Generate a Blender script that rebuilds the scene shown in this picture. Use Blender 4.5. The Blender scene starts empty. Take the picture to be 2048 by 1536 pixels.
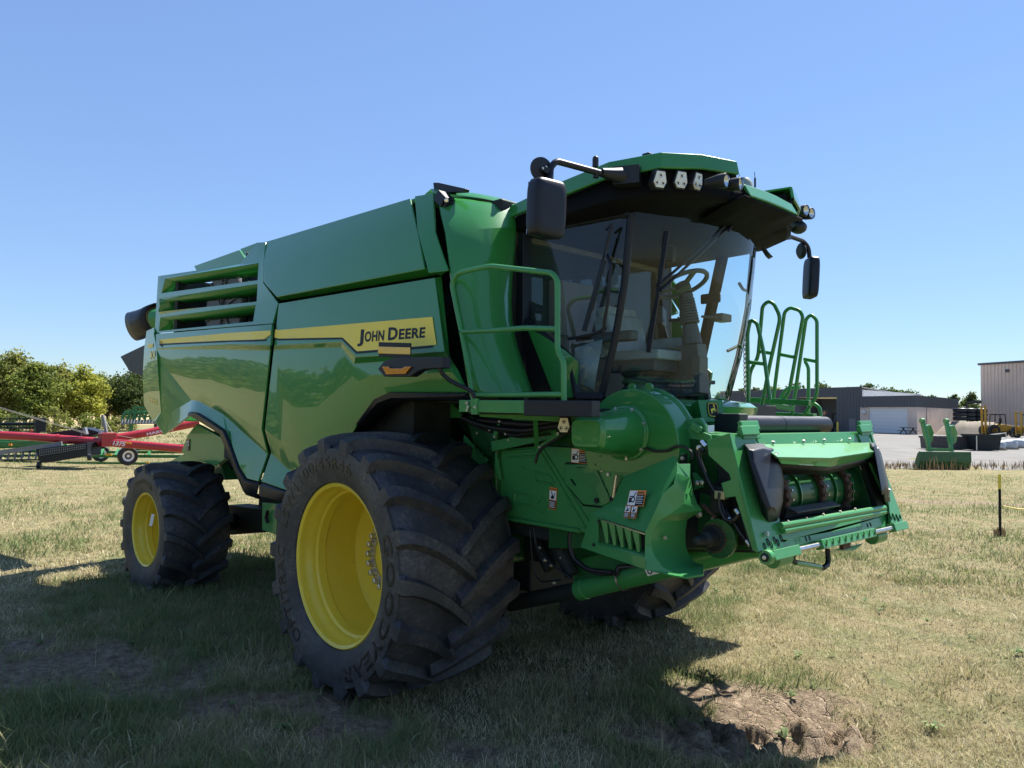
import bpy, bmesh, math, random
import numpy as np
from mathutils import Vector, Matrix
random.seed(7); RNG = np.random.default_rng(11)
SC = bpy.context.scene; COL = SC.collection
PI = math.pi
# ------------------------------------------------------------------ camera
FPX = 1540.0; CPX, CPY = 1024.0, 768.0
CAM = Vector((5.28, -5.16, 2.17))
_p = math.atan(60/FPX); _r = math.radians(.8); _a = math.atan((1024+445)/FPX)
_F0 = Vector((-math.cos(_a), math.sin(_a), 0)); _R0 = Vector((math.sin(_a), math.cos(_a), 0)); _Z = Vector((0, 0, 1))
FW = _F0*math.cos(_p)+_Z*math.sin(_p); _U0 = _Z*math.cos(_p)-_F0*math.sin(_p)
RT = _R0*math.cos(_r)+_U0*math.sin(_r); UP = _U0*math.cos(_r)-_R0*math.sin(_r)
cd = bpy.data.cameras.new('camera'); cam = bpy.data.objects.new('camera', cd); COL.objects.link(cam)
cam.matrix_world = Matrix((( RT.x, UP.x, -FW.x, CAM.x), (RT.y, UP.y, -FW.y, CAM.y), (RT.z, UP.z, -FW.z, CAM.z), (0, 0, 0, 1)))
cd.sensor_width = 36; cd.lens = 36*FPX/2048; cd.clip_end = 5000; cd.clip_start = .05
SC.camera = cam
# measuring helpers: where the sight line through a photo point meets a known plane of the place
def ray(x, y): return FW+RT*((x-CPX)/FPX)-UP*((y-CPY)/FPX)
def PX(x, y, v): d = ray(x, y); return CAM+d*((v-CAM.x)/d.x)
def PY(x, y, v): d = ray(x, y); return CAM+d*((v-CAM.y)/d.y)
def PZ(x, y, v=0.0): d = ray(x, y); return CAM+d*((v-CAM.z)/d.z)
def PD(x, y, w): return CAM+ray(x, y)*w
def PP(x, y, o, n): d = ray(x, y); return CAM+d*((Vector(o)-CAM).dot(n)/d.dot(n))
# ------------------------------------------------------------------ materials
MATS = {}
def nmat(name):
    m = bpy.data.materials.new(name); m.use_nodes = True
    nt = m.node_tree; b = nt.nodes['Principled BSDF']; MATS[name] = m
    return m, nt, b
def setp(b, **k):
    for a, v in k.items(): b.inputs[a.replace('_', ' ')].default_value = v
def noise(nt, scale, detail=4, rough=.55, coord='Object', vec=None):
    n = nt.nodes.new('ShaderNodeTexNoise'); n.inputs['Scale'].default_value = scale
    n.inputs['Detail'].default_value = detail; n.inputs['Roughness'].default_value = rough
    if vec is None:
        tc = nt.nodes.new('ShaderNodeTexCoord'); vec = tc.outputs[coord]
    nt.links.new(vec, n.inputs['Vector']); return n
def ramp(nt, fac, stops):
    r = nt.nodes.new('ShaderNodeValToRGB'); e = r.color_ramp.elements
    while len(e) < len(stops): e.new(.5)
    for q, (p, c) in zip(e, stops): q.position = p; q.color = (*c, 1) if len(c) == 3 else c
    nt.links.new(fac, r.inputs[0]); return r
def mix(nt, fac, a, b, mode='MIX'):
    m = nt.nodes.new('ShaderNodeMix'); m.data_type = 'RGBA'; m.blend_type = mode
    for s, v in ((0, fac), (6, a), (7, b)):
        if hasattr(v, 'links'): nt.links.new(v, m.inputs[s])
        else: m.inputs[s].default_value = v if s == 0 else (*v, 1)
    return m.outputs[2]
def bump(nt, b, h, strength=.2, dist=.01):
    n = nt.nodes.new('ShaderNodeBump'); n.inputs['Strength'].default_value = strength; n.inputs['Distance'].default_value = dist
    nt.links.new(h, n.inputs['Height']); nt.links.new(n.outputs[0], b.inputs['Normal'])
def simple(name, col, rough=.5, metal=0, vary=.12, scale=6, coat=0, bmp=0, spec=.5):
    m, nt, b = nmat(name)
    setp(b, Roughness=rough, Metallic=metal)
    b.inputs['Specular IOR Level'].default_value = spec
    if coat: b.inputs['Coat Weight'].default_value = coat; b.inputs['Coat Roughness'].default_value = .03
    n = noise(nt, scale, 5)
    c1 = tuple(max(0, c*(1-vary)) for c in col); c2 = tuple(c*(1+vary) for c in col)
    r = ramp(nt, n.outputs['Fac'], [(.3, c1), (.7, c2)])
    nt.links.new(r.outputs[0], b.inputs['Base Color'])
    rr = nt.nodes.new('ShaderNodeMapRange'); rr.inputs[3].default_value = rough*.85; rr.inputs[4].default_value = min(1, rough*1.2)
    nt.links.new(n.outputs['Fac'], rr.inputs[0]); nt.links.new(rr.outputs[0], b.inputs['Roughness'])
    if bmp:
        n2 = noise(nt, scale*12, 4); bump(nt, b, n2.outputs['Fac'], bmp, .004)
    return m
def paint(name, col, rough=.28, coat=.8, dust=.06):
    m, nt, b = nmat(name)
    n = noise(nt, 1.3, 6, .6); n2 = noise(nt, 22, 5, .65)
    d = ramp(nt, n2.outputs['Fac'], [(.52, (0, 0, 0)), (.8, (dust, dust, dust))])
    base = ramp(nt, n.outputs['Fac'], [(.3, tuple(c*.93 for c in col)), (.7, tuple(c*1.07 for c in col))])
    nt.links.new(mix(nt, d.outputs[0], base.outputs[0], (.28, .25, .2)), b.inputs['Base Color'])
    setp(b, Roughness=rough); b.inputs['Coat Weight'].default_value = coat; b.inputs['Coat Roughness'].default_value = .025
    b.inputs['Coat IOR'].default_value = 1.5; b.inputs['Specular IOR Level'].default_value = .3
    mr = nt.nodes.new('ShaderNodeMapRange'); mr.inputs[3].default_value = .008; mr.inputs[4].default_value = .035
    nt.links.new(n2.outputs['Fac'], mr.inputs[0]); nt.links.new(mr.outputs[0], b.inputs['Coat Roughness'])
    n3 = noise(nt, 2.2, 2); bump(nt, b, n3.outputs['Fac'], .03, .03)
    return m
GREEN = paint('green_paint', (.027, .20, .040), .32, .8, .05)
GREENM = paint('green_frame_paint', (.045, .235, .065), .40, .45, .12)
GREEND = paint('dark_green_paint', (.012, .085, .02), .45, .25, .12)
YELLOW = paint('yellow_paint', (.80, .60, .05), .38, .35, .16)
DECALY = simple('yellow_decal', (.86, .66, .055), .45, vary=.03, coat=.1)
DECALB = simple('black_decal', (.010, .012, .017), .5, vary=.03, spec=.3)
DECALW = simple('white_decal', (.75, .76, .76), .4, vary=.03)
DECALO = simple('orange_decal', (.72, .23, .03), .4, vary=.03)
BLACK = simple('black_plastic', (.008, .009, .012), .5, vary=.2, scale=14, bmp=.05)
BLACKT = simple('satin_black_trim', (.009, .011, .018), .42, vary=.15, scale=9, spec=.35)
DARK = simple('dark_underbody', (.010, .014, .012), .7, vary=.5, scale=5)
RUBBERH = simple('hose_rubber', (.011, .011, .013), .45, vary=.2)
STEEL = simple('bright_steel', (.55, .55, .53), .28, 1, vary=.1, scale=20)
ZINC = simple('zinc_bolt', (.62, .60, .54), .35, .9, vary=.1, scale=30)
RUST = simple('rusty_steel', (.09, .05, .033), .7, .3, vary=.4, scale=18, bmp=.2)
LAMPL = simple('lamp_reflector', (.72, .68, .58), .25, .3, vary=.08, scale=30)
CHROME = simple('chrome', (.75, .76, .78), .08, 1, vary=.02)
AMBER = simple('amber_lens', (.62, .21, .008), .15, vary=.25, scale=40, coat=1)
GREY = simple('grey_plastic', (.06, .068, .068), .5, vary=.12)
LGREY = simple('light_grey_cover', (.27, .31, .30), .4, vary=.2, scale=8, bmp=.2)
LINING = simple('visor_black', (.006, .0065, .008), .75, vary=.2, spec=.12)
TANP = simple('interior_tan', (.15, .125, .10), .6, vary=.15)
SCREENM = simple('rotary_screen_mesh', (.15, .15, .165), .5, .2, vary=.2, scale=40)
# tyre rubber with dust
def mk_rubber():
    m, nt, b = nmat('tyre_rubber')
    n = noise(nt, 3.2, 8, .66); n2 = noise(nt, 34, 6, .7)
    base = ramp(nt, n.outputs['Fac'], [(.3, (.022, .023, .027)), (.62, (.046, .047, .052))])
    d = ramp(nt, n.outputs['Fac'], [(.42, (0, 0, 0)), (.64, (1, 1, 1))])
    d2 = ramp(nt, n2.outputs['Fac'], [(.45, (0, 0, 0)), (.75, (.8, .8, .8))])
    dd = mix(nt, 1.0, d.outputs[0], d2.outputs[0], 'MULTIPLY')
    nt.links.new(mix(nt, dd, base.outputs[0], (.19, .165, .14)), b.inputs['Base Color'])
    setp(b, Roughness=.58); bump(nt, b, n2.outputs['Fac'], .25, .006)
    return m
RUBBER = mk_rubber()
RUBBERL = simple('tyre_letter_rubber', (.011, .011, .014), .42, vary=.1)
def mk_glass(name, tint, op=.0, ior=1.45, spec=.5):
    # thin automotive glass: tinted see-through plus mirror reflection by Fresnel
    m = bpy.data.materials.new(name); m.use_nodes = True; nt = m.node_tree; nt.nodes.clear()
    o = nt.nodes.new('ShaderNodeOutputMaterial'); t = nt.nodes.new('ShaderNodeBsdfTransparent'); g = nt.nodes.new('ShaderNodeBsdfGlossy')
    f = nt.nodes.new('ShaderNodeFresnel'); mx = nt.nodes.new('ShaderNodeMixShader')
    t.inputs[0].default_value = (*tint, 1); g.inputs['Roughness'].default_value = .004
    ge = nt.nodes.new('ShaderNodeNewGeometry'); ml = nt.nodes.new('ShaderNodeMapRange'); ml.inputs[3].default_value = ior; ml.inputs[4].default_value = 1/ior
    nt.links.new(ge.outputs['Backfacing'], ml.inputs[0]); nt.links.new(ml.outputs[0], f.inputs[0])
    n = nt.nodes.new('ShaderNodeTexNoise'); n.inputs['Scale'].default_value = 3; n.inputs['Detail'].default_value = 5
    d = nt.nodes.new('ShaderNodeBsdfDiffuse'); d.inputs[0].default_value = (.45, .43, .4, 1)
    mr = nt.nodes.new('ShaderNodeMapRange'); mr.inputs[1].default_value = .45; mr.inputs[2].default_value = .8; mr.inputs[3].default_value = .006; mr.inputs[4].default_value = .035+op
    m2 = nt.nodes.new('ShaderNodeMixShader')
    nt.links.new(n.outputs[0], mr.inputs[0]); nt.links.new(mr.outputs[0], m2.inputs[0]); nt.links.new(t.outputs[0], m2.inputs[1]); nt.links.new(d.outputs[0], m2.inputs[2])
    nt.links.new(f.outputs[0], mx.inputs[0]); nt.links.new(m2.outputs[0], mx.inputs[1]); nt.links.new(g.outputs[0], mx.inputs[2])
    nt.links.new(mx.outputs[0], o.inputs[0]); MATS[name] = m; return m
GLASS = mk_glass('cab_glass', (.86, .97, .96), ior=1.40)
GLASSD = mk_glass('tinted_door_glass', (.84, .95, .97), ior=1.55)
GLASSW = mk_glass('lamp_glass', (.9, .93, .93), ior=1.4)
# ------------------------------------------------------------------ mesh building
class G:
    def __init__(s): s.v = []; s.f = []; s.m = []; s.mats = []; s.cur = 0
    def use(s, mat):
        if mat not in s.mats: s.mats.append(mat)
        s.cur = s.mats.index(mat); return s
    def add(s, vs, fs):
        k = len(s.v); s.v += [tuple(v) for v in vs]
        for f in fs: s.f.append(tuple(i+k for i in f)); s.m.append(s.cur)
        return s
    def box(s, c, d, R=None, tap=1.0):
        c = Vector(c); vs = []
        for z in (-1, 1):
            k = tap if z > 0 else 1
            for x, y in ((-1, -1), (1, -1), (1, 1), (-1, 1)):
                q = Vector((x*d[0]/2*k, y*d[1]/2*k, z*d[2]/2)); vs.append(c+(R @ q if R else q))
        return s.add(vs, [(3, 2, 1, 0), (4, 5, 6, 7), (0, 1, 5, 4), (1, 2, 6, 5), (2, 3, 7, 6), (3, 0, 4, 7)])
    def bar(s, a, b, w, h=None, up=(0, 0, 1)):
        a = Vector(a); b = Vector(b); h = h or w; d = (b-a); L = d.length; d.normalize(); u = Vector(up)
        if abs(d.dot(u)) > .98: u = Vector((1, 0, 0))
        sd = d.cross(u).normalized(); u = sd.cross(d)
        R = Matrix((d, sd, u)).transposed(); return s.box((a+b)/2, (L, w, h), R)
    def prism(s, pts, vec):
        n = len(pts); p = [Vector(q) for q in pts]; vec = Vector(vec)
        vs = p+[q+vec for q in p]
        fs = [tuple(range(n-1, -1, -1)), tuple(range(n, 2*n))]+[(i, (i+1) % n, n+(i+1) % n, n+i) for i in range(n)]
        return s.add(vs, fs)
    def poly(s, pts): return s.add(pts, [tuple(range(len(pts)))])
    def loft(s, rows, closed=False):
        n = len(rows[0]); vs = [p for r in rows for p in r]; fs = []
        for i in range(len(rows)-1):
            for j in range(n if closed else n-1):
                k = (j+1) % n; fs.append((i*n+j, i*n+k, (i+1)*n+k, (i+1)*n+j))
        return s.add(vs, fs)
    def tube(s, pts, r, n=8, fillet=0, cap=True, r2=None):
        p = [Vector(q) for q in pts]
        if fillet:
            q = [p[0]]
            for i in range(1, len(p)-1):
                a, b = p[i-1]-p[i], p[i+1]-p[i]; f = min(fillet, a.length*.45, b.length*.45)
                A = p[i]+a.normalized()*f; B = p[i]+b.normalized()*f
                for t in (0, .2, .4, .6, .8, 1): q.append(A*(1-t)**2+p[i]*2*t*(1-t)+B*t*t)
            q.append(p[-1]); p = q
        rows = []; u = None
        for i in range(len(p)):
            d = (p[min(i+1, len(p)-1)]-p[max(i-1, 0)]).normalized()
            if u is None:
                u = Vector((0, 0, 1)) if abs(d.z) < .9 else Vector((1, 0, 0))
            u = (u-d*u.dot(d)).normalized(); w = d.cross(u)
            rr = r if r2 is None else r+(r2-r)*i/(len(p)-1)
            rows.append([p[i]+(u*math.cos(2*PI*k/n)+w*math.sin(2*PI*k/n))*rr for k in range(n)])
        k0 = len(s.v); s.loft(rows, True)
        if cap:
            s.f.append(tuple(range(k0+n-1, k0-1, -1))); s.m.append(s.cur)
            e = k0+(len(rows)-1)*n; s.f.append(tuple(range(e, e+n))); s.m.append(s.cur)
        return s
    def lathe(s, prof, o, ax, n=24, closed=False, cap=False):
        # prof: (along axis, radius)
        ax = Vector(ax).normalized(); o = Vector(o)
        u = Vector((0, 0, 1)) if abs(ax.z) < .9 else Vector((1, 0, 0)); u = (u-ax*u.dot(ax)).normalized(); w = ax.cross(u)
        rows = [[o+ax*h+(u*math.cos(2*PI*k/n)+w*math.sin(2*PI*k/n))*r for k in range(n)] for h, r in prof]
        k0 = len(s.v); s.loft(rows+([rows[0]] if closed else []), True)
        if cap:
            s.f.append(tuple(range(k0+n-1, k0-1, -1))); s.m.append(s.cur)
            e = k0+(len(rows)-1)*n; s.f.append(tuple(range(e, e+n))); s.m.append(s.cur)
        return s
    def disc(s, c, ax, r, h, n=12): return s.lathe([(-h/2, r), (h/2, r)], c, ax, n, cap=True)
    def sph(s, c, r, n=10, sc=(1, 1, 1)):
        rows = []
        for i in range(n+1):
            t = PI*i/n; rows.append([(c[0]+sc[0]*r*math.sin(t)*math.cos(2*PI*j/(2*n)), c[1]+sc[1]*r*math.sin(t)*math.sin(2*PI*j/(2*n)), c[2]+sc[2]*r*math.cos(t)) for j in range(2*n)])
        return s.loft(rows, True)
    def bolts(s, pts, ax, r=.014, h=.014):
        for p in pts:
            s.lathe([(0, r), (h, r), (h*1.0, r*.6), (h*1.5, r*.55)], p, ax, 6, cap=True)
        return s
def islands(g):
    """split a G into one G per connected piece"""
    key = {}; rep = [key.setdefault(tuple(round(c, 4) for c in v), i) for i, v in enumerate(g.v)]; par = list(range(len(g.v)))
    def fd(a):
        while par[a] != a: par[a] = par[par[a]]; a = par[a]
        return a
    for f in g.f:
        for i in f[1:]: par[fd(rep[i])] = fd(rep[f[0]])
    out = {}
    for f, mi in zip(g.f, g.m): out.setdefault(fd(rep[f[0]]), []).append((f, mi))
    res = []
    for fl in out.values():
        q = G(); q.mats = list(g.mats); mp = {}
        for f, mi in fl:
            for i in f:
                if i not in mp: mp[i] = len(q.v); q.v.append(g.v[i])
            q.f.append(tuple(mp[i] for i in f)); q.m.append(mi)
        res.append(q)
    return res
def objs(name, g, mat=None, parent=None, **k):
    """every separate piece of g becomes a part of its own"""
    return [obj(name, q, mat, parent, **k) for q in islands(g)]
def obj(name, g, mat=None, parent=None, bevel=0, seg=2, solid=0, out=None, smooth=35, sub=0, merge=True, soff=-1):
    me = bpy.data.meshes.new(name)
    bm = bmesh.new()
    bv = [bm.verts.new(v) for v in g.v]
    for f, mi in zip(g.f, g.m):
        if len(set(f)) < 3: continue
        try: q = bm.faces.new([bv[i] for i in f]); q.material_index = mi
        except ValueError: pass
    if merge: bmesh.ops.remove_doubles(bm, verts=bm.verts, dist=.0004)
    bmesh.ops.recalc_face_normals(bm, faces=bm.faces)
    if out is not None:
        o = Vector(out); s = sum((f.normal.dot(o)*f.calc_area() for f in bm.faces))
        if s < 0: bmesh.ops.reverse_faces(bm, faces=bm.faces)
    bm.to_mesh(me); bm.free()
    for m in (g.mats or [mat]): me.materials.append(m)
    if smooth:
        me.polygons.foreach_set('use_smooth', [True]*len(me.polygons)); me.set_sharp_from_angle(angle=math.radians(smooth))
    o = bpy.data.objects.new(name, me); COL.objects.link(o)
    if parent: o.parent = parent
    if solid:
        md = o.modifiers.new('solid', 'SOLIDIFY'); md.thickness = solid; md.offset = soff
    if sub:
        md = o.modifiers.new('sub', 'SUBSURF'); md.levels = sub; md.render_levels = sub
    if bevel:
        md = o.modifiers.new('bevel', 'BEVEL'); md.width = bevel; md.segments = seg; md.limit_method = 'ANGLE'; md.angle_limit = math.radians(28); md.harden_normals = True
    return o
def tag(o, label, cat=None, group=None, kind=None):
    o['label'] = label
    if cat: o['category'] = cat
    if group: o['group'] = group
    if kind: o['kind'] = kind
    return o
def thing(name, label, cat, loc=(0, 0, 0), rz=0, group=None):
    o = bpy.data.objects.new(name, None); COL.objects.link(o); o.location = loc; o.rotation_euler = (0, 0, rz)
    o.empty_display_size = .1
    return tag(o, label, cat, group)
def struct(o): o['kind'] = 'structure'; return o
def kids(o): return [c for c in bpy.data.objects if c.parent == o]
def copy_tree(o, parent=None, ch=None):
    if ch is None:
        ch = {}
        for q in bpy.data.objects:
            if q.parent: ch.setdefault(q.parent.name, []).append(q)
    c = o.copy(); COL.objects.link(c)
    if parent: c.parent = parent
    for k in ch.get(o.name, []): copy_tree(k, c, ch)
    return c
def text_mesh(txt, size=1.0, bold=0.0, extrude=0.0, space=1.0):
    """lettering as (verts, faces) with x to the right, y up, starting at x=0"""
    cu = bpy.data.curves.new('t', 'FONT'); cu.body = txt; cu.size = size; cu.offset = bold; cu.extrude = extrude; cu.space_character = space
    cu.resolution_u = 3
    o = bpy.data.objects.new('t', cu); COL.objects.link(o)
    dg = bpy.context.evaluated_depsgraph_get(); dg.update()
    me = o.evaluated_get(dg).to_mesh(); vs = [v.co.copy() for v in me.vertices]; fs = [tuple(p.vertices) for p in me.polygons]
    o.evaluated_get(dg).to_mesh_clear(); bpy.data.objects.remove(o); bpy.data.curves.remove(cu)
    x0 = min(v.x for v in vs); x1 = max(v.x for v in vs)
    for v in vs: v.x -= x0
    return vs, fs, x1-x0
def lettering(g, txt, o, xd, yd, h, width=None, bold=0, space=1, lift=.004, shear=0):
    """flat raised lettering: cap height h, baseline start o, along xd, up yd"""
    o = Vector(o); xd = Vector(xd).normalized(); yd = Vector(yd); yd = (yd-xd*yd.dot(xd)).normalized(); nd = xd.cross(yd)
    vs, fs, w = text_mesh(txt, h/.7, bold*h, 0, space); k = (width/w) if width else 1
    g.add([o+xd*(v.x*k+shear*v.y)+yd*v.y+nd*lift for v in vs], fs); return w*k
SUNAZ = 89.0; EXPOSURE = 1.55
def GROUND_AT(x, y):
    """height of the field under the tyres"""
    return .012*math.sin(x*.9+1)*math.cos(y*.7)+.01*math.sin(x*2.3+y*1.7)
# ================================================================== COMBINE HARVESTER
HARV = thing('combine_harvester', 'large glossy green combine harvester with yellow rims and no header on the dry grass', 'combine harvester')
def tyre_prof(R, W, rr):
    Rb = R-.078*R
    h = [(-.40*W, rr*.985), (-.455*W, rr*1.03), (-.492*W, rr+.30*(R-rr)), (-.503*W, rr+.5*(R-rr)), (-.495*W, rr+.68*(R-rr)), (-.472*W, Rb*.945), (-.43*W, Rb*.975), (-.36*W, Rb*.99), (-.2*W, Rb*.998)]
    return h+[(0, Rb)]+[(-y, r) for y, r in reversed(h)]
def make_wheel(name, R, W, rr, nl, loc, rz, depth, bolts, letters=(), flip=False, delta=20):
    s = -1 if flip else 1
    hub = G()
    yd = (-.42*W+depth)
    # wheel disc, dished, with hub face
    hub.lathe([(yd-.01, rr*.93), (yd+.0, rr*.9), (yd+.05, rr*.72), (yd+.03, rr*.5), (yd-.015, rr*.45), (yd-.02, rr*.3), (yd-.05, rr*.29), (yd-.07, rr*.2), (yd-.07, .001)], (0, 0, 0), (0, 1, 0), 48)
    hub.lathe([(yd+.02, rr*.93), (yd+.09, rr*.72), (yd+.06, .2), (yd+.6, .2)], (0, 0, 0), (0, 1, 0), 32)
    if flip: hub.v = [(x, -y, z) for x, y, z in hub.v]
    w = obj(name, hub, YELLOW, HARV); w.location = loc; w.rotation_euler = (0, 0, rz)
    # bolts
    b = G()
    if bolts:
        rb = rr*.415
        b.lathe([(yd-.02, rr*.475), (yd-.035, rr*.475), (yd-.035, rr*.35), (yd-.02, rr*.35)], (0, 0, 0), (0, 1, 0), 40)
        for k in range(bolts):
            a = 2*PI*k/bolts; b.lathe([(yd-.034, .033), (yd-.05, .033), (yd-.05, .026), (yd-.085, .025), (yd-.09, .014)], (rb*math.cos(a), 0, rb*math.sin(a)), (0, 1, 0), 6, cap=True)
        if flip: b.v = [(x, -y, z) for x, y, z in b.v]
        obj('wheel_bolt', b, ZINC, w, smooth=25)
    # rim barrel
    g = G(); e = .42*W
    pr = [(-e-.012, rr*1.015), (-e-.02, rr*1.0), (-e-.012, rr*.98), (-e+.02, rr*.972), (-e+.055, rr*.965), (-e+.07, rr*.945), (-e+.12, rr*.935), (-e+.135, rr*.905), (-e+.19, rr*.9), (-e+.205, rr*.925), (-e+depth*.8, rr*.925), (yd-.012, rr*.93), (yd+.1, rr*.93), (e, rr*.95), (e+.012, rr*1.01)]
    g.lathe(pr, (0, 0, 0), (0, 1, 0), 72)
    if flip: g.v = [(x, -y, z) for x, y, z in g.v]
    obj('rim', g, YELLOW, w, solid=.012, soff=1)
    # tyre
    t = G(); P = tyre_prof(R, W, rr); t.lathe(P, (0, 0, 0), (0, 1, 0), 72)
    ys = [p[0] for p in P]; rs = [p[1] for p in P]
    rb = lambda y: float(np.interp(y, ys[3:-3], rs[3:-3]))-.012
    rt = lambda y: R-.018*R*abs(2*y/W)**2-.03*R*abs(2*y/W)**8
    dl = math.radians(delta)
    for sd in (1, -1):
        for k in range(nl):
            th0 = 2*PI*(k+(.5 if sd < 0 else 0))/nl
            rows = []
            for i, u in enumerate([-.16, -.06, 0, .1, .25, .42, .6, .78, .92, 1.0]):
                uu = max(u, 0); y = -W*.497+uu*(W*.497+.06*W); th = th0-dl*uu**1.55
                wt = R*(.088-.022*uu+(.012 if u <= 0 else 0)); wb = wt+R*.05
                if u < -.1: a, yb, c, yt = .835*R, -.487*W, .838*R, -.500*W; wb = wt+.012
                elif u < 0: a, yb, c, yt = .87*R, -.474*W, .905*R, -.507*W
                elif u == 0: a, yb, c, yt = .90*R, -.462*W, .948*R, -.502*W
                else: a, yb, c, yt = rb(y), y, rt(y), y
                if u == 1.0: c = c-.012*R; wt *= .7
                pt = []
                for r, yy, ww in ((a, yb, wb/2), (c, yt, wt/2), (c, yt, -wt/2), (a, yb, -wb/2)):
                    an = th+ww/r; pt.append((r*math.cos(an), yy*sd, r*math.sin(an)))
                rows.append(pt)
            t.loft(rows)
            k0 = len(t.v)-4; t.f.append((k0, k0+1, k0+2, k0+3)); t.m.append(t.cur)
            k1 = len(t.v)-40; t.f.append((k1+3, k1+2, k1+1, k1)); t.m.append(t.cur)
    # ground contact flattening
    zc = loc[2]
    gz = GROUND_AT(loc[0], loc[1])
    vv = []
    for x, y, z in t.v:
        wz = z+zc-gz
        if wz < .03: f = .03-wz; z = z+f*.85; y = y*(1+f*.35)
        vv.append((x, -y if flip else y, z))
    t.v = vv
    ty = obj('tyre', t, RUBBER, w, smooth=32)
    if letters:
        for txt, ph0, ph1, r0, h, bold in letters:
            L = G()
            vs, fs, wd = text_mesh(txt, h/.7, bold*h, 0, 1.15)
            q = []
            for v in vs:
                ph = math.radians(ph0+(ph1-ph0)*v.x/wd); r = r0+v.y; q.append((r*math.cos(ph), -float(np.interp(r, [p[1] for p in P[:7]], [-p[0] for p in P[:7]]))-.001, r*math.sin(ph)))
            L.add(q, fs)
            obj('sidewall_lettering', L, RUBBERL, w, solid=.006, soff=0, smooth=0, out=(0, -1, 0), merge=False)
    return w
FW_R = 1.03
make_wheel('front_wheel', FW_R, 1.10, .622, 18, (0.02, -1.5, .985), 0, .50, 20,
    [('GOODYEAR', 24, -74, .755, .105, .02), ('LSW1100/45R46', 164, 70, .745, .095, -.004), ('OPTITRAC', 236, 176, .745, .09, .0)])
make_wheel('front_wheel', FW_R, 1.10, .622, 18, (0.02, 1.5, .985), 0, .60, 20, flip=True)
make_wheel('rear_wheel', .825, .80, .445, 16, (-4.70, -1.47, .69), math.radians(1), .36, 0, [('GOODYEAR', 118, 62, .56, .06, .02)], delta=21)
make_wheel('rear_wheel', .825, .80, .445, 16, (-4.70, 1.47, .69), math.radians(1), .36, 0, flip=True, delta=21)
# ------------------------------------------------------------------ body panels
def triangulate(g):
    bm = bmesh.new(); vv = [bm.verts.new(v) for v in g.v]; bm.verts.index_update()
    for f, mi in zip(g.f, g.m): bm.faces.new([vv[i] for i in f]).material_index = mi
    bmesh.ops.triangulate(bm, faces=bm.faces, quad_method='SHORT_EDGE')
    g.f = [tuple(v.index for v in f.verts) for f in bm.faces]; g.m = [f.material_index for f in bm.faces]; bm.free()
_a, _b, _c = PY(557, 607, -1.60), PY(870, 555, -1.62), PY(548, 691, -1.655); _n = (_b-_a).cross(_c-_a).normalized()
SP_ = lambda x, y: PP(x, y, _a, _n)
def plane3(p, q, r):
    a, b, c = PY(*p), PY(*q), PY(*r); n = (b-a).cross(c-a).normalized(); return lambda x, y: PP(x, y, a, n)
SF_ = plane3((547, 699, -1.625), (893, 713, -1.64), (608, 873, -1.655)); RF_ = plane3((313, 699, -1.51), (540, 700, -1.635), (523, 858, -1.645))
def panel(name, V, F, mat=None, thick=.025, bevel=.006, out=(0, -1, 0), parent=None, mirror=True, sub=0, smooth=20):
    pts = {}
    for k, v in V.items(): pts[k] = v if isinstance(v, Vector) else PY(*v)
    ks = list(pts); g = G(); g.use(mat or GREEN); g.add([pts[k] for k in ks], [tuple(ks.index(a) for a in f.split()) for f in F]); triangulate(g)
    o = obj(name, g, None, parent or HARV, bevel=bevel, solid=thick, out=out, smooth=smooth, sub=sub)
    if mirror:
        g2 = G(); g2.use(mat or GREEN); g2.add([(p.x, -p.y, p.z) for p in g.v and [Vector(q) for q in g.v]], g.f)
        obj(name, g2, None, parent or HARV, bevel=bevel, solid=thick, out=(out[0], -out[1], out[2]), smooth=smooth, sub=sub)
    return o, pts
# core body behind the panels
g = G()
g.use(DARK).box((-1.75, 0, 2.35), (3.7, 2.7, 1.5)); g.box((-4.35, 0, 2.72), (1.5, 2.6, .75)); g.box((.4, 0, 2.75), (.6, 2.6, .7)); g.box((-1.05, 0, 3.45), (2.5, 2.5, .9)); g.box((.54, 0, 3.05), (.77, 2.3, 1.6)); g.box((-4.4, 0, 1.9), (1.4, 1.7, 1.0))  # box between tank and cab added and widened to keep sun off the tyre
g.use(GREEND).box((-1.6, 0, 1.35), (4.6, 1.2, .7)); g.box((.15, 0, 1.55), (1.1, 1.9, 1.2)); g.use(DARK).box((.95, 0, 1.65), (.7, 1.7, .9))  # dark box ahead of the axle added to block sunlight under the machine
obj('chassis', g, None, HARV, bevel=.02)
# grain tank side
panel('grain_tank_panel', dict(a=(531, 484, -1.44), b=(820, 397, -1.44), c=(527, 523, -1.56), d=(836, 468, -1.63), e=(526, 563, -1.60), f=(553, 594, -1.66), h=(849, 538, -1.67), i=(562, 602, -1.56), j=(872, 551, -1.56)),
      ['a b d c', 'c d h f e', 'f h j i'])
tc, tp = panel('tank_corner_panel', dict(a=(829, 392, -1.44), b=(866, 386, -1.42), c=(835, 463, -1.62), d=(869, 462, -1.60), e=(857, 546, -1.68), f=(895, 542, -1.64), k=(884, 552, -1.56)),
      ['a b d c', 'c d f e', 'e f k'])
# tank top lid
a0, b0 = PY(531, 484, -1.44), PY(866, 386, -1.42)
g = G(); g.add([a0, b0, (b0.x, -b0.y, b0.z), (a0.x, -a0.y, a0.z)], [(0, 1, 2, 3)]); obj('tank_cover', g, GREENM, HARV, solid=.04, out=(0, 0, 1))
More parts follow.
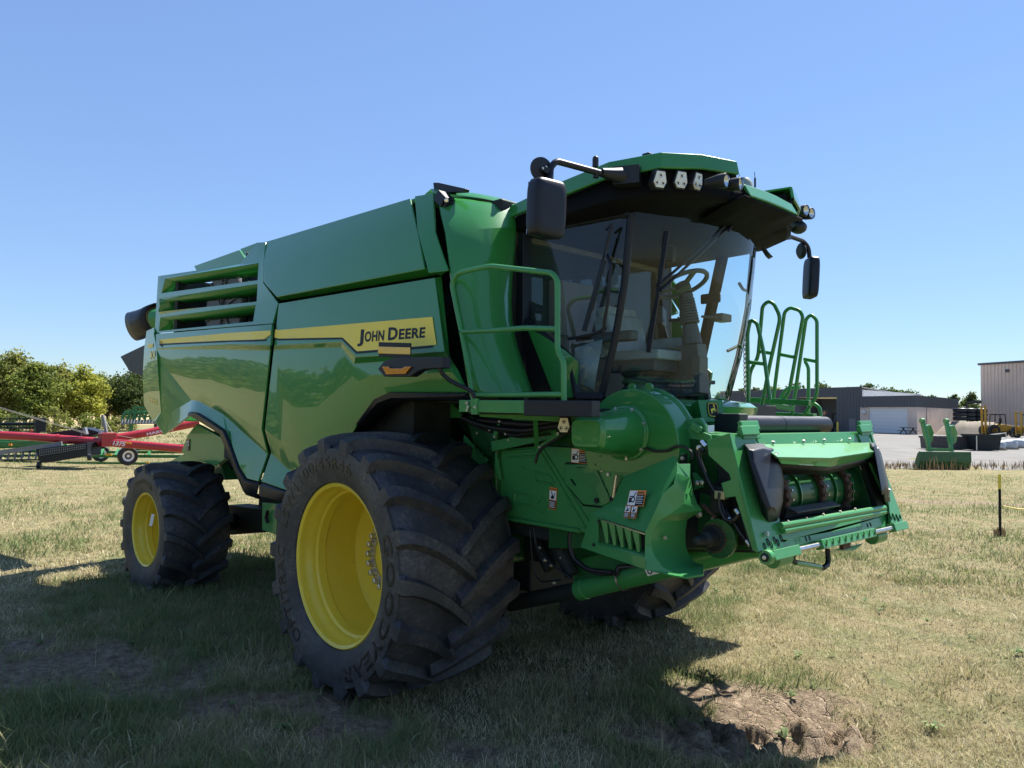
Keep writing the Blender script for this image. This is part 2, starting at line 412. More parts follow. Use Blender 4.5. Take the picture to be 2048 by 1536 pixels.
# front service door, between tank corner and cab
V = {}
rowsL = [(866, 386, -1.42), (893, 470, -1.60), (895, 542, -1.62), (915, 650, -1.58), (932, 730, -1.56), (947, 795, -1.54)]
rowsR = [(1030, 411, -1.02), (1040, 440, -1.01), (1026, 560, -1.03), (1024, 640, -1.04), (1040, 705, -1.05), (1072, 793, -1.06)]
g = G(); rows = []
for l, r in zip(rowsL, rowsR):
    A, B = PY(*l), PY(*r); row = []
    for t in (0, .12, .3, .55, .8, .93, 1.0):
        q = A.lerp(B, t); q.x += .16*math.sin(PI*min(1, t*1.04))**.8*(.8 if l[1] > 400 else .35)
        row.append(q)
    row.append(row[-1]+Vector((-.10, .05, 0))); rows.append(row)
g.loft(rows)
sd = obj('service_door', g, GREEN, HARV, solid=.02, out=(1, -.5, 0), sub=1, smooth=40)
g2 = G(); g2.add([(x-.34, -y, z) for x, y, z in g.v], g.f); obj('service_door', g2, GREEN, HARV, solid=.02, out=(1, .5, 0), sub=1, smooth=40)
# top roll over the service door
g = G(); A = rows[0]; g.loft([[q for q in A], [q+Vector((-.05, .02, .05)) for q in A], [q+Vector((-.25, .1, .055)) for q in A]])
obj('service_door_cap', g, GREEN, HARV, out=(0, 0, 1), smooth=60)
# front side shield
panel('side_shield', dict(
    a1=(557, 607, -1.60), a2=(870, 555, -1.62), a3=(884, 552, -1.56), c1=SP_(889, 704), c2=(900, 712, -1.60),
    s1=SP_(548, 691), s2=SP_(684, 684), s3=SP_(711, 714), t1=SF_(547, 699), t2=SF_(682, 694), t3=SF_(708, 728), t4=SF_(893, 713),
    v1=SF_(529, 859), v2=SF_(558, 879), v3=SF_(583, 887), v4=SF_(608, 873), v5=SF_(711, 765), v6=SF_(743, 750), v7=SF_(904, 744), v8=(919, 744, -1.58),
    w1=(542, 905, -1.56), w2=(576, 938, -1.56), w3=(640, 975, -1.56), w5=(716, 848, -1.57), w6=(750, 799, -1.57), w7=(779, 786, -1.57), w8=(936, 786, -1.58),
    z1=(522, 963, -1.62), z2=(569, 979, -1.62), z3=(630, 1000, -1.62)),
    ['a1 a2 c1 s3 s2 s1', 'a2 a3 c2 c1', 's1 s2 t2 t1', 's2 s3 t3 t2', 's3 c1 t4 t3', 'c1 c2 v8 v7 t4',
     't1 t2 v5 v4 v3 v2 v1', 't2 t3 v6 v5', 't3 t4 v7 v6', 'v7 v8 w8', 'v6 v7 w8 w7', 'v5 v6 w7 w6', 'v4 v5 w6 w5', 'v3 v4 w5 w3', 'v2 v3 w3 w2', 'v1 v2 w2 w1', 'w1 w2 z2 z1', 'w2 w3 z3 z2'])
# rear side shield
panel('rear_side_shield', dict(
    a1=(309, 668, -1.50), a2=(458, 655, -1.60), a3=(508, 651, -1.66), a4=(544, 648, -1.655),
    s1=(313, 697, -1.515), s2=(458, 689, -1.635), s3=(508, 690, -1.70), s4=(541, 691, -1.69), t1=RF_(313, 699), t2=RF_(458, 699), t3=RF_(508, 700), t4=RF_(540, 700),
    v1=RF_(314, 714), v2=RF_(408, 775), v3=RF_(480, 828), v4=RF_(523, 858),
    x1=(323, 825, -1.42), x2=(335, 829, -1.43), x3=(383, 800, -1.48), x4=(397, 802, -1.49), x5=(447, 829, -1.53), x6=(535, 908, -1.56),
    z0=(310, 845, -1.44), z1=(328, 869, -1.44), z2=(373, 836, -1.52), z3=(385, 823, -1.55), z4=(397, 825, -1.56), z5=(451, 861, -1.585), z6=(462, 886, -1.595), z7=(480, 936, -1.61), z8=(494, 957, -1.62), z9=(516, 963, -1.62)),
    ['a1 a2 s2 s1', 'a2 a3 s3 s2', 'a3 a4 s4 s3', 's1 s2 t2 t1', 's2 s3 t3 t2', 's3 s4 t4 t3', 't1 t2 v2 v1', 't2 t3 v3 v2', 't3 t4 v4 v3',
     'v1 v2 x3 x2 x1', 'v2 v3 x5 x4 x3', 'v3 v4 x6 x5', 'x1 x2 z1 z0', 'x2 x3 z2 z1', 'x3 x4 z4 z3 z2', 'x4 x5 z5 z4', 'x5 x6 z9 z8 z7 z6 z5'])
# rear corner shell, wrapping to the rear face
CR = dict(a=(308, 655, -1.49), b=(293, 662, -1.44), c=(288, 700, -1.42), d=(285, 760, -1.40), e=(288, 810, -1.37), f=(306, 843, -1.36), s1=(309, 669, -1.50), s2=(313, 699, -1.512), s3=(314, 714, -1.54), s4=(322, 825, -1.42), s5=(309, 845, -1.435))
back = {}
o, cp = panel('rear_corner_panel', CR, ['a b c s2 s1', 's2 c d s3', 's3 d e s4', 's4 e f s5'], smooth=40)
g = G(); L = [cp[k] for k in 'bcdef']; g.loft([L, [q+Vector((-.22, .32, 0)) for q in L], [Vector((q.x-.34, 0, q.z)) for q in L], [Vector((q.x-.22, -(q.y+.32), q.z)) for q in L], [Vector((q.x, -q.y, q.z)) for q in L]])
obj('rear_hood', g, GREEN, HARV, out=(-1, 0, 0), solid=.02, smooth=50)
# lower wheel-arch trims
def strip(name, A, B, Y0, Y1, mat, lift=.02, parent=None):
    g = G(); ra = [PY(x, y, Y0) for x, y in A]; rb = [PY(x, y, Y1) for x, y in B]
    g.loft([ra, [a.lerp(b, .15)+Vector((0, -.03, 0)) for a, b in zip(ra, rb)], [a.lerp(b, .75)+Vector((0, -.035, 0)) for a, b in zip(ra, rb)], rb, [b+Vector((0, .12, -.01)) for b in rb]])
    obj(name, g, mat, parent or HARV, solid=.02, out=(0, -1, 0), smooth=40)
    g2 = G(); g2.add([(x, -y, z) for x, y, z in g.v], g.f); obj(name, g2, mat, parent or HARV, solid=.02, out=(0, 1, 0), smooth=40)
strip('wheel_arch_trim', [(383, 823), (397, 825), (451, 861), (462, 886), (480, 936), (494, 957), (521, 964)], [(380, 833), (390, 838), (443, 870), (453, 894), (474, 945), (492, 990), (516, 998)], -1.60, -1.57, BLACKT)
strip('wheel_arch_trim', [(526, 965), (569, 979), (630, 1000)], [(524, 1000), (567, 1008), (625, 1025)], -1.61, -1.58, BLACKT)
strip('wheel_arch_trim', [(936, 785), (780, 784), (752, 797), (716, 848)], [(936, 798), (790, 800), (764, 810), (724, 852)], -1.575, -1.55, BLACKT)
# louvred engine panel
LP = dict(a=(316, 552, -1.48), b=(480, 528, -1.50), c=(513, 485, -1.46), d=(531, 484, -1.46), e=(527, 523, -1.56), f=(526, 565, -1.60), h=(556, 606, -1.60), i=(545, 647, -1.64), j=(309, 666, -1.48),
     A=(331, 556, -1.50), B=(517, 526, -1.55), C=(515, 560, -1.56), D=(323, 586, -1.49), E=(319, 597, -1.49), F=(515, 568, -1.57), Gq=(513, 603, -1.58), H=(320, 624, -1.49), I=(321, 634, -1.49), J=(511, 610, -1.585), K=(506, 643, -1.60), L=(318, 662, -1.48))
lv, lp = panel('louvre_panel', LP, ['a b B A', 'b c d e B', 'e f C B', 'f F C', 'f h Gq F', 'h J Gq', 'h i K J', 'i j L K', 'j a D E', 'a A D', 'j E H I', 'j I L', 'D C F E', 'H Gq J I'], smooth=25)
# slats: a sloping vane hangs behind the top edge of each opening
for nm in (('A', 'B', 'D', 'C'), ('E', 'F', 'H', 'Gq'), ('I', 'J', 'L', 'K')):
    a, b, c, d = (lp[k] for k in nm); g = G()
    a2, b2 = a.lerp(c, .34)+Vector((.10, .22, 0)), b.lerp(d, .34)+Vector((-.06, .26, 0))
    g.add([a, b, b2, a2], [(0, 1, 2, 3)]); a3 = a.lerp(c, .34)+Vector((.10, .22, 0)); c3 = c+Vector((.12, .22, 0))
    g.add([a, a3, c3, c], [(0, 1, 2, 3)])
    obj('louvre_slat', g, GREEN, lv, solid=.012, smooth=25)
# rotary screen behind the louvres
c = PY(446, 618, -1.30); g = G()
g.lathe([(0, .001), (.0, .50), (.03, .52), (.12, .52)], c, (0, 1, 0), 40)
for k in range(6):
    a = k*PI/3+.25; d = Vector((math.cos(a), 0, math.sin(a))); g.bar(c+d*.02-Vector((0, .012, 0)), c+d*.49-Vector((0, .012, 0)), .014, .02, (0, 1, 0))
for k in range(26):
    g.disc(c+Vector((.01, -.02, -.48+k*.037)), (0, 1, 0), .013, .03, 6)
obj('rotary_screen', g, SCREENM, HARV)
g = G(); c2 = PY(492, 560, -1.25); g.tube([c2+Vector((.1, 0, .3)), c2, c2+Vector((.05, 0, -.3)), c2+Vector((-.1, 0, -.6))], .05, 8); g.box(c2+Vector((.05, .05, -.2)), (.18, .12, .2)); g.box((-3.6, -.98, 3.25), (2.9, .1, 1.15)); g.box((-5.1, -.7, 3.28), (.1, 1.4, 1.2)); g.box((-3.6, -1.1, 2.76), (3.0, .7, .05)); g.box((-2.15, -1.2, 3.25), (.1, .5, 1.1))
obj('engine_bay', g, DARK, HARV)
# folded tank extension behind the louvres
g = G(); q = [PY(388, 532, -.95), PY(478, 500, -.95), PY(486, 512, -.95), PY(513, 505, -.95), PY(505, 540, -.95), PY(400, 556, -.95)]
g.prism(q[:3]+[q[4], q[5]], (0, .03, 0)); q2 = [PY(480, 498, -1.0), PY(512, 486, -1.0), PY(516, 510, -1.0), PY(489, 511, -1.0)]; g.prism(q2, (0, .03, 0))
obj('tank_extension', g, GREEN, HARV, bevel=.004)
# ------------------------------------------------------------------ CAB
def bz(*p): return [Vector(q) for q in p]
HW = .85
def wsx(y, z):
    k = (z-2.31)/1.29; xp = 1.71+k*.255; return xp+.28*(1-min(1, abs(y/HW))**2.4)+.05*math.sin(PI*min(1, max(0, k)))
g = G(); n = 22
# cab frame: pillars, sill, rear wall
zt, zb = 3.60, 2.30
for s in (-1, 1):
    g.use(BLACKT).tube([(wsx(HW, z)-.01, s*HW, z) for z in (zb, 2.7, 3.1, zt)], .028, 8)
    g.bar((.98, s*.93, zb+.55), (.96, s*.92, zt+.1), .1, .06)
    g.bar((.98, s*.93, zb+.62), (1.44, s*.90, 2.60), .05, .04); g.bar((1.44, s*.9, 2.61), (1.50, s*.89, zb), .05, .04)
    g.bar((.96, s*.92, zt+.02), (1.95, s*HW, zt+.02), .06, .08)
    g.bar((1.5, s*.89, zb+.01), (1.72, s*HW, zb+.01), .05, .05)
g.use(TANP).box((.93, 0, 2.55), (.05, 1.75, .6)); g.box((.93, -.88, 3.2), (.05, .07, .7)); g.box((.93, .88, 3.2), (.05, .07, .7)); g.box((.93, 0, 3.59), (.05, 1.75, .10)); g.box((.96, -.35, 3.05), (.1, .5, .45))
g.use(BLACK).box((1.38, 0, 2.27), (.92, 1.7, .06))
g.use(TANP).box((1.42, 0, 3.64), (1.0, 1.66, .05))
cab = obj('cab', g, None, HARV, bevel=.006)
# windscreen
rows = []
for z in (2.31, 2.6, 3.0, 3.35, 3.62):
    rows.append([Vector((wsx(y, z), y, z)) for y in [HW*math.sin(PI/2*(i/n*2-1)) for i in range(n+1)]])
obj('windscreen', G().loft(rows), GLASS, cab, smooth=80)
for s in (-1, 1):
    q = [(1.715, s*HW, 2.32), (1.52, s*.892, 2.32), (1.47, s*.9, 2.585), (1.42, s*.905, 2.64), (1.0, s*.93, 2.95), (.985, s*.935, 3.62), (1.955, s*HW, 3.62)]
    obj('door_glass', G().poly(q), GLASSD, cab, smooth=0)
obj('rear_window', G().poly([(.93, -.84, 2.85), (.93, .84, 2.85), (.93, .84, 3.54), (.93, -.84, 3.54)]), GLASSD, cab, smooth=0)
# cab side base panel
V = dict(a=(1049, 646, -.95), b=(1132, 702, -.93), c=(1154, 722, -.92), d=(1157, 735, -.905), e=(1150, 796, -.895), f=(1108, 796, -.93), h=(1120, 716, -.945), i=(1146, 737, -.92))
panel('cab_base_panel', V, ['a b h', 'b c d i h', 'd e f i', 'a h i f'], thick=.02)
panel('cab_base_filler', dict(a=(1030, 560, -.90), b=(1050, 560, -.90), c=(1110, 800, -.90), d=(1060, 800, -.90)), ['a b c d'], BLACK, thick=.02)
# interior: seat
sx = 1.56
g = G(); g.use(GREY)
g.lathe([(0, .20), (.03, .17), (.06, .21), (.09, .17), (.12, .21), (.15, .17), (.18, .21), (.21, .19)], (sx, -.12, 2.32), (0, 0, 1), 16, cap=True)
g.use(GREY).box((sx+.02, -.12, 2.56), (.46, .46, .10)); g.use(LGREY).box((sx+.05, -.12, 2.64), (.48, .50, .08)); g.bar((sx-.22, -.12, 2.64), (sx-.30, -.12, 2.98), .16, .46, (0, 1, 0)); g.bar((sx-.30, -.12, 2.96), (sx-.31, -.12, 3.06), .12, .38, (0, 1, 0))
g.use(GREY).box((sx-.06, -.46, 2.78), (.40, .10, .08)); g.use(LGREY).box((sx+.02, .2, 2.77), (.42, .14, .09)); g.use(GREY).box((sx-.1, .26, 2.55), (.3, .16, .36))
obj('seat', g, None, cab, bevel=.035, seg=3)
g = G(); g.use(LGREY); g.poly([(1.52, -.72, 2.36), (1.5, -.6, 2.75), (1.35, -.75, 2.68), (1.4, -.8, 2.42)])
obj('seat_wrapping', g, None, cab, solid=.01)
# instrument console + monitor
g = G(); g.use(BLACK); A = PY(1322, 634, .32); g.box(A, (.06, .30, .16), Matrix.Rotation(.5, 3, 'Z')); g.use(GREY).bar(A+Vector((.02, .1, -.02)), PY(1362, 640, .05), .03); 
obj('monitor', g, None, cab, bevel=.02)
# steering column and wheel
g = G(); g.use(GREY)
cT, cM, cB = PY(1372, 588, 0), PY(1385, 690, 0), PY(1392, 790, 0)
g.tube([cT, cT.lerp(cM, .25)], .055, 12)
for i in range(9): q = cT.lerp(cM, .12+.055*i); g.disc(q, (cM-cT), .062+.002*i, .022, 14)
g.tube([cT.lerp(cM, .6), cM], .06, 12, r2=.08); g.bar(cM, cB, .13, .17); g.bar(cM+Vector((-.05, 0, -.05)), cB+Vector((-.2, 0, 0)), .11, .12)
g.box(PY(1400, 750, -.05), (.07, .12, .28)); g.bar(PY(1402, 633, 0), PY(1440, 635, .1), .02); g.box(PY(1443, 636, .15), (.10, .14, .06))
g.bar(PY(1360, 765, -.1), PY(1430, 765, .12), .03)
obj('steering_column', g, None, cab, bevel=.008)
g = G(); g.use(GREY); wc = PY(1364, 569, 0); ax = Vector((-.45, 0, 1)).normalized(); u = Vector((0, 1, 0)); v = ax.cross(u)
ring = [wc+(u*math.cos(t)+v*math.sin(t))*.205 for t in [2*PI*i/36 for i in range(37)]]
g.tube(ring, .019, 8, cap=False)
for t in (.2, 2.2, 4.3): g.bar(wc-ax*.02, wc+(u*math.cos(t)+v*math.sin(t))*.2, .035, .02)
g.disc(wc-ax*.02, ax, .06, .05, 14)
obj('steering_wheel', g, None, cab)
g = G(); g.use(BLACK).bar(PY(1328, 490, .1), PY(1340, 494, .1), .1, .05); g.bar(PY(1340, 494, .1), PY(1338, 525, .1), .05, .1); g.tube([PY(1338, 450, .1), PY(1338, 490, .1)], .01)
obj('cab_camera', g, None, cab, bevel=.01)
# far door post behind the wrap-round windscreen
g = G(); g.use(LINING).bar((1.66, .85, 3.60), (1.34, .86, 2.32), .06, .11, (0, 1, 0)); obj('door_post', g, None, cab, bevel=.01)
# door handles / hinges on the far pillar
g = G(); g.use(BLACKT)
for z in (3.22, 2.60): g.box((1.49+(z-2.9)*.25, .80, z), (.20, .03, .09))
objs('door_hinge', g, None, cab, bevel=.015)
# wipers
def on_ws(px, py):
    d = ray(px, py); t = 3.0
    for _ in range(400):
        q = CAM+d*t
        if q.x < wsx(q.y, q.z)+.035 and abs(q.y) < HW+.2: break
        t += .01
    return q
def wiper(arms, blade, name='wiper'):
    g = G(); g.use(BLACKT)
    for a, b in arms: g.tube([a, b], .011, 6)
    g.bar(*blade, .014, .035)
    obj(name, g, None, cab)
wiper([(on_ws(1484, 428), on_ws(1321, 582)), (on_ws(1474, 430), on_ws(1316, 572)), (on_ws(1484, 428)+Vector((0, .0, .03)), on_ws(1456, 462))], (on_ws(1335, 462), on_ws(1297, 705)))
wiper([(PY(1224, 448, -.92), PY(1196, 560, -.93)), (PY(1217, 470, -.92), PY(1185, 620, -.93)), (PY(1212, 460, -.92), PY(1224, 448, -.92))], (PY(1208, 520, -.94), PY(1168, 662, -.95)))
# door grab handle
g = G(); g.use(BLACKT); g.tube([PY(1214, 512, -.93), PY(1222, 528, -.96), PY(1216, 600, -.96), PY(1205, 672, -.93)], .013, 8, .03); g.tube([PY(1137, 678, -.95), PY(1190, 668, -.95), PY(1212, 655, -.93)], .012, 8)
obj('grab_handle', g, None, cab)
g = G(); g.use(BLACKT); g.tube([PY(1478, 566, .93), PY(1488, 582, 1.0), PY(1502, 578, 1.1), PY(1500, 600, 1.1), PY(1480, 690, 1.1), PY(1455, 702, .95)], .014, 8, .04)
obj('grab_handle', g, None, cab)
# ------------------------------------------------------------------ ROOF
def sym(L): return L+[Vector((q.x, -q.y, q.z)) for q in reversed(L)]
eave = bz((.90, -1.08, 3.70), (1.5, -1.12, 3.745), (1.95, -1.12, 3.79), (2.29, -.97, 3.82), (2.45, -.705, 3.84), (2.545, -.40, 3.85))
topr = bz((.93, -1.06, 3.80), (1.5, -1.095, 3.865), (1.945, -1.09, 3.91), (2.275, -.945, 3.935), (2.432, -.69, 3.945), (2.525, -.40, 3.945))
top2 = bz((1.0, -.78, 3.815), (1.5, -.8, 3.885), (1.80, -.78, 3.93), (2.0, -.65, 3.95), (2.1, -.5, 3.954), (2.15, -.36, 3.955))
g = G(); g.use(GREEN)
for s in (1, -1):
    m = lambda L: [Vector((q.x, q.y*s, q.z)) for q in L]
    g.loft([m(eave), m(topr), m(top2), [Vector((q.x, 0, q.z+.03)) for q in top2]])
    # brow end and centre spine
    e, t1, t2 = m(eave)[-1], m(topr)[-1], m(top2)[-1]
    vis = [Vector((2.60, -.35*s, 3.70)), Vector((2.555, -.36*s, 3.79)), Vector((2.36, -.36*s, 3.90))]
vl = [bz((2.60, y, 3.70+.012*(1-abs(y)/.35)), (2.55, y, 3.79+.02*(1-abs(y)/.35)), (2.40, y, 3.84+.02*(1-abs(y)/.35)), (2.2, y, 3.93)) for y in (-.35, -.12, .12, .35)]
g.loft(vl)
roof = obj('cab_roof', g, None, HARV, solid=.025, out=(0, 0, 1), bevel=.014, seg=3, smooth=22)
# raised ridge on the roof edge, cap knobs
g = G(); g.use(GREEN); g.bar((1.28, -1.10, 3.80), (1.40, -1.10, 3.815), .06, .14); g.bar((1.42, -1.105, 3.80), (1.45, -1.105, 3.81), .07, .15)
obj('roof_ridge', g, None, roof, bevel=.012)
g = G(); g.use(BLACK); q = PZ(1299, 313, 4.0); g.box(q, (.06, .10, .03))
obj('roof_camera', g, None, roof, bevel=.006)
g = G(); g.use(BLACK); q = PZ(1191, 326, 3.93); g.disc(q, (0, 0, 1), .022, .06, 10); g.sph((q.x, q.y, q.z+.03), .021)
obj('roof_sensor', g, None, roof)
g = G(); g.use(BLACK).tube([PY(1510, 395, .55), PY(1510, 356, .55)], .009, 6); g.tube([PY(1510, 356, .55), PY(1509, 344, .55)], .003, 4); obj('antenna', g, None, roof)
g = G(); g.use(LGREY); q = PY(1486, 366, .1); g.lathe([(0, .075), (.05, .075), (.09, .05), (.1, .001)], q-Vector((0, 0, .06)), (0, 0, 1), 18); obj('position_receiver', g, None, roof)
# dark visor underside with lamp recesses
g = G(); g.use(LINING)
lip = bz((.95, -1.03, 3.61), (1.5, -1.06, 3.63), (1.93, -1.06, 3.65), (2.24, -.915, 3.675), (2.395, -.66, 3.69), (2.485, -.41, 3.70))
lip2 = bz((.97, -1.0, 3.595), (1.5, -1.02, 3.61), (1.95, -1.02, 3.625), (2.235, -.87, 3.645), (2.375, -.635, 3.655), (2.46, -.41, 3.665))
inn = bz((.98, -.90, 3.575), (1.5, -.88, 3.575), (1.90, -.86, 3.58), (2.08, -.66, 3.585), (2.15, -.52, 3.587), (2.20, -.38, 3.59))
for s in (1, -1):
    m = lambda L: [Vector((q.x, q.y*s, q.z)) for q in L]
    g.loft([m([q+Vector((-.05, .05, -.004)) for q in eave]), m(lip), m(lip2), m([q.lerp(w, .5)+Vector((0, 0, .015)) for q, w in zip(lip2, inn)]), m(inn)])
    g.add(m([eave[-1], lip[-1], lip2[-1], Vector((2.60, -.35, 3.695)), Vector((2.5, -.35, 3.80))]), [(0, 1, 2, 3, 4)])
for s in (1, -1): g.prism([Vector((q.x-.05, (q.y+.04)*s, 3.685)) for q in eave[3:]]+[Vector((2.15, -.40*s, 3.685)), Vector((2.1, -.85*s, 3.685))], (0, 0, .20))
g.loft([bz((2.595, y, 3.69), (2.50, y, 3.672), (2.23, y, 3.585)) for y in (-.42, -.2, 0, .2, .42)])
g.loft([[Vector((q.x, q.y*s, q.z)) for q in inn] for s in (1, 0, -1)])
g.tube([(1.98, -.75, 3.60), (2.2, -.55, 3.63), (2.28, 0, 3.635), (2.2, .55, 3.63)], .022, 6)
obj('visor_lining', g, None, roof, solid=.012, smooth=30)
# LED work lamps in the recess
def led(name, c, nrm, w, h, parent, upv=(0, 0, 1), mat=BLACK):
    nrm = Vector(nrm).normalized(); u = Vector(upv).cross(nrm).normalized(); v = nrm.cross(u)
    sh = [(-.30, .5), (.34, .5), (.5, -.12), (.30, -.5), (-.28, -.5), (-.5, -.2)]
    P = lambda k, d: [c+u*x*w*k+v*y*h*k+nrm*d for x, y in sh]
    g = G(); g.use(mat).prism(P(1.16, -.05), nrm*.055); g.use(LAMPL).prism(P(.98, .004), nrm*.008)
    for x, y in ((.02, .24), (-.24, -.22), (.24, -.22)):
        q = c+u*x*w+v*y*h+nrm*.0125
        g.use(CHROME).lathe([(0, .016), (.003, .016), (-.006, .006)], q, nrm, 12); g.use(DECALB).disc(q, nrm, .008, .003, 8)
    return obj(name, g, None, parent, bevel=.003)
fn = Vector((.93, -.36, -.12))
for px, py in ((1319, 359), (1361, 360)): led('work_lamp', PP(px, py, (2.385, -.71, 3.77), fn), fn, .10, .108, roof)
led('work_lamp', PP(1394, 363, (2.41, -.68, 3.77), fn), (.95, -.05, -.15), .095, .108, roof)
for (y, x) in ((.62, 2.38), (.78, 2.3), (.93, 2.2)): led('work_lamp', Vector((x, y, 3.765)), (.93, .36, -.12), .095, .105, roof)
def rlamp(c, nrm, r, parent):
    g = G(); g.use(BLACK).lathe([(-.14, r*.6), (-.05, r*1.0), (.0, r*1.08), (.012, r*1.0)], c, nrm, 20); g.use(CHROME).lathe([(-.03, .001), (-.02, r*.6), (.0, r*.97)], c, nrm, 20)
    g.use(GLASSW).lathe([(.006, r*.98), (.016, r*.7), (.022, .001)], c, nrm, 20)
    return obj('headlamp', g, None, parent, smooth=50)
rlamp(PX(1451, 361, 2.60), (1, .1, -.05), .047, roof); rlamp(PX(1479, 368, 2.64), (1, .18, -.05), .043, roof)
rlamp(PX(1611, 421, 2.30), (1, -.12, -.05), .047, roof); rlamp(PX(1622, 427, 2.30), (1, -.1, -.05), .047, roof)
g = G(); g.use(BLACK).sph(PX(1597, 455, 2.2), .07, 8, (1, 1.1, .8)); g.bar(PX(1590, 430, 2.2), PX(1600, 455, 2.2), .06); obj('lamp_bracket', g, None, roof)
g = G(); g.use(BLACK)
for k in range(4): g.tube([(2.1-.02*k, .75+.03*k, 3.60), (2.12-.02*k, .82+.02*k, 3.54), (2.1-.02*k, .92+.02*k, 3.53), (1.98, 1.0, 3.62)], .007, 5, .05)
obj('lamp_cable', g, None, roof)
# ------------------------------------------------------------------ MIRRORS
def rbox(g, c, d, R, p=4.0, n=20, tap=.0):
    rows = []
    for i in range(n+1):
        a = -1+2*i/n; k = (1-abs(a)**p)**(1/p); row = []
        for j in range(2*n):
            t = PI*j/n; cx, cy = math.cos(t), math.sin(t); e = 2/p
            row.append(Vector(c)+R @ Vector((d[0]/2*k*math.copysign(abs(cx)**e, cx)*(1+tap*a), d[1]/2*k*math.copysign(abs(cy)**e, cy)*(1+tap*a), d[2]/2*a)))
        rows.append(row)
    return g.loft(rows, True)
mc = PY(1093, 418, -1.72); R = Matrix.Rotation(math.radians(-6), 3, 'Z') @ Matrix.Rotation(math.radians(2), 3, 'Y')
g = G(); rbox(g, mc, (.13, .255, .385), R, 5.0)
mir = obj('mirror', g, BLACKT, HARV, smooth=60)
g = G(); g.use(CHROME).prism([mc+R @ Vector((-.066, y, z)) for y, z in ((-.1, -.165), (.1, -.165), (.1, .165), (-.1, .165))], (-.002, 0, 0)); obj('mirror_glass', g, None, mir)
top = PY(1100, 352, -1.72); g = G(); g.use(BLACKT).tube([PY(1100, 366, -1.72), PY(1101, 335, -1.70), PY(1112, 322, -1.66), PY(1215, 350, -1.20)], .021, 10, .05)
g.use(BLACK); A, B = PY(1203, 345, -1.26), PY(1243, 352, -1.09); g.tube([A, A.lerp(B, .6), B], .03, 10, r2=.062); g.bar(B-Vector((.06, 0, 0)), B+Vector((.10, .08, 0)), .11, .12)
q = PY(1192, 345, -1.30); g.disc(q-Vector((0, 0, .02)), (0, 0, 1), .02, .03, 8)
obj('mirror_arm', g, None, mir, smooth=50)
c = PY(1082, 339, -1.74); g = G(); nn = (CAM-c).normalized()*.3+Vector((1, -.15, .05)); nn.normalize(); g.use(BLACK).lathe([(-.03, .001), (-.02, .05), (0, .078), (.012, .076), (.02, .001)], c, nn, 28); g.use(ZINC).bolts([c+Vector((.03, -.02, -.005)), c+Vector((.03, .01, .01))], nn, .008, .01)
g.use(BLACK).bar(c+nn*.02, PY(1100, 345, -1.72), .04, .03)
obj('wide_angle_mirror', g, None, mir, smooth=50)
mc = PY(1622, 556, 1.62); R = Matrix.Rotation(math.radians(-6), 3, 'X') @ Matrix.Rotation(math.radians(48), 3, 'Z')
g = G(); rbox(g, mc, (.10, .19, .40), R, 5.0); mir = obj('mirror', g, BLACKT, HARV, smooth=60)
g = G(); g.use(BLACKT).tube([PY(1619, 515, 1.62), PY(1617, 495, 1.61), PY(1606, 482, 1.55), PY(1572, 470, 1.18)], .02, 10, .05); g.use(BLACK).bar(PY(1572, 470, 1.18), PY(1560, 468, 1.05), .09); obj('mirror_arm', g, None, mir, smooth=50)
g = G(); c = PY(1602, 502, 1.57); g.use(BLACK).lathe([(-.02, .05), (0, .075), (.012, .07), (.016, .001)], c, (.5, .85, .1), 24, cap=True); g.bar(c, PY(1615, 500, 1.61), .02); obj('wide_angle_mirror', g, None, mir)
# ------------------------------------------------------------------ RAILINGS, PLATFORM
YR = -1.62
def tubes(name, lists, r=.02, mat=GREENM, parent=None, fil=.05):
    g = G(); g.use(mat)
    for L in lists: g.tube(L, r, 10, fil)
    return obj(name, g, None, parent or HARV, smooth=60)
P = lambda L, y: [PY(a, b, y) for a, b in L]
rl = tubes('platform_railing', [P([(947, 803), (926, 680), (903, 566), (916, 546), (980, 532), (1104, 546), (1115, 560), (1115, 702), (1127, 722), (1128, 803)], YR), P([(921, 664), (985, 661), (1050, 656), (1114, 658)], YR), P([(950, 790), (1127, 789)], YR)], .0185)
g = G(); g.use(GREENM); a, b = PY(925, 812, YR-.02), PY(1056, 814, YR-.02); g.bar(a, b, .07, .085)
g.use(BLACKT); c, d = PY(1056, 816, YR-.02), PY(1192, 818, YR+.02); g.bar(c, d, .09, .10)
g.use(DARK).box((1.5, -1.25, 2.19), (.85, .65, .05))
g.use(GREENM).bar(PY(960, 825, YR+.1), PY(1190, 840, -1.0), .05, .06)
pf = obj('platform', g, None, HARV, bevel=.006)
g = G(); g.use(ZINC).bolts([PY(938, 814, YR-.062), PY(952, 814, YR-.062), PY(936, 806, YR-.062), PY(936, 820, YR-.062)], (0, -1, 0), .012, .012)
g.use(GREENM).lathe([(-.055, .03), (.055, .03)], PY(951, 813, YR-.05), (0, 0, 1), 12, cap=True); obj('clamp_bracket', g, None, pf)
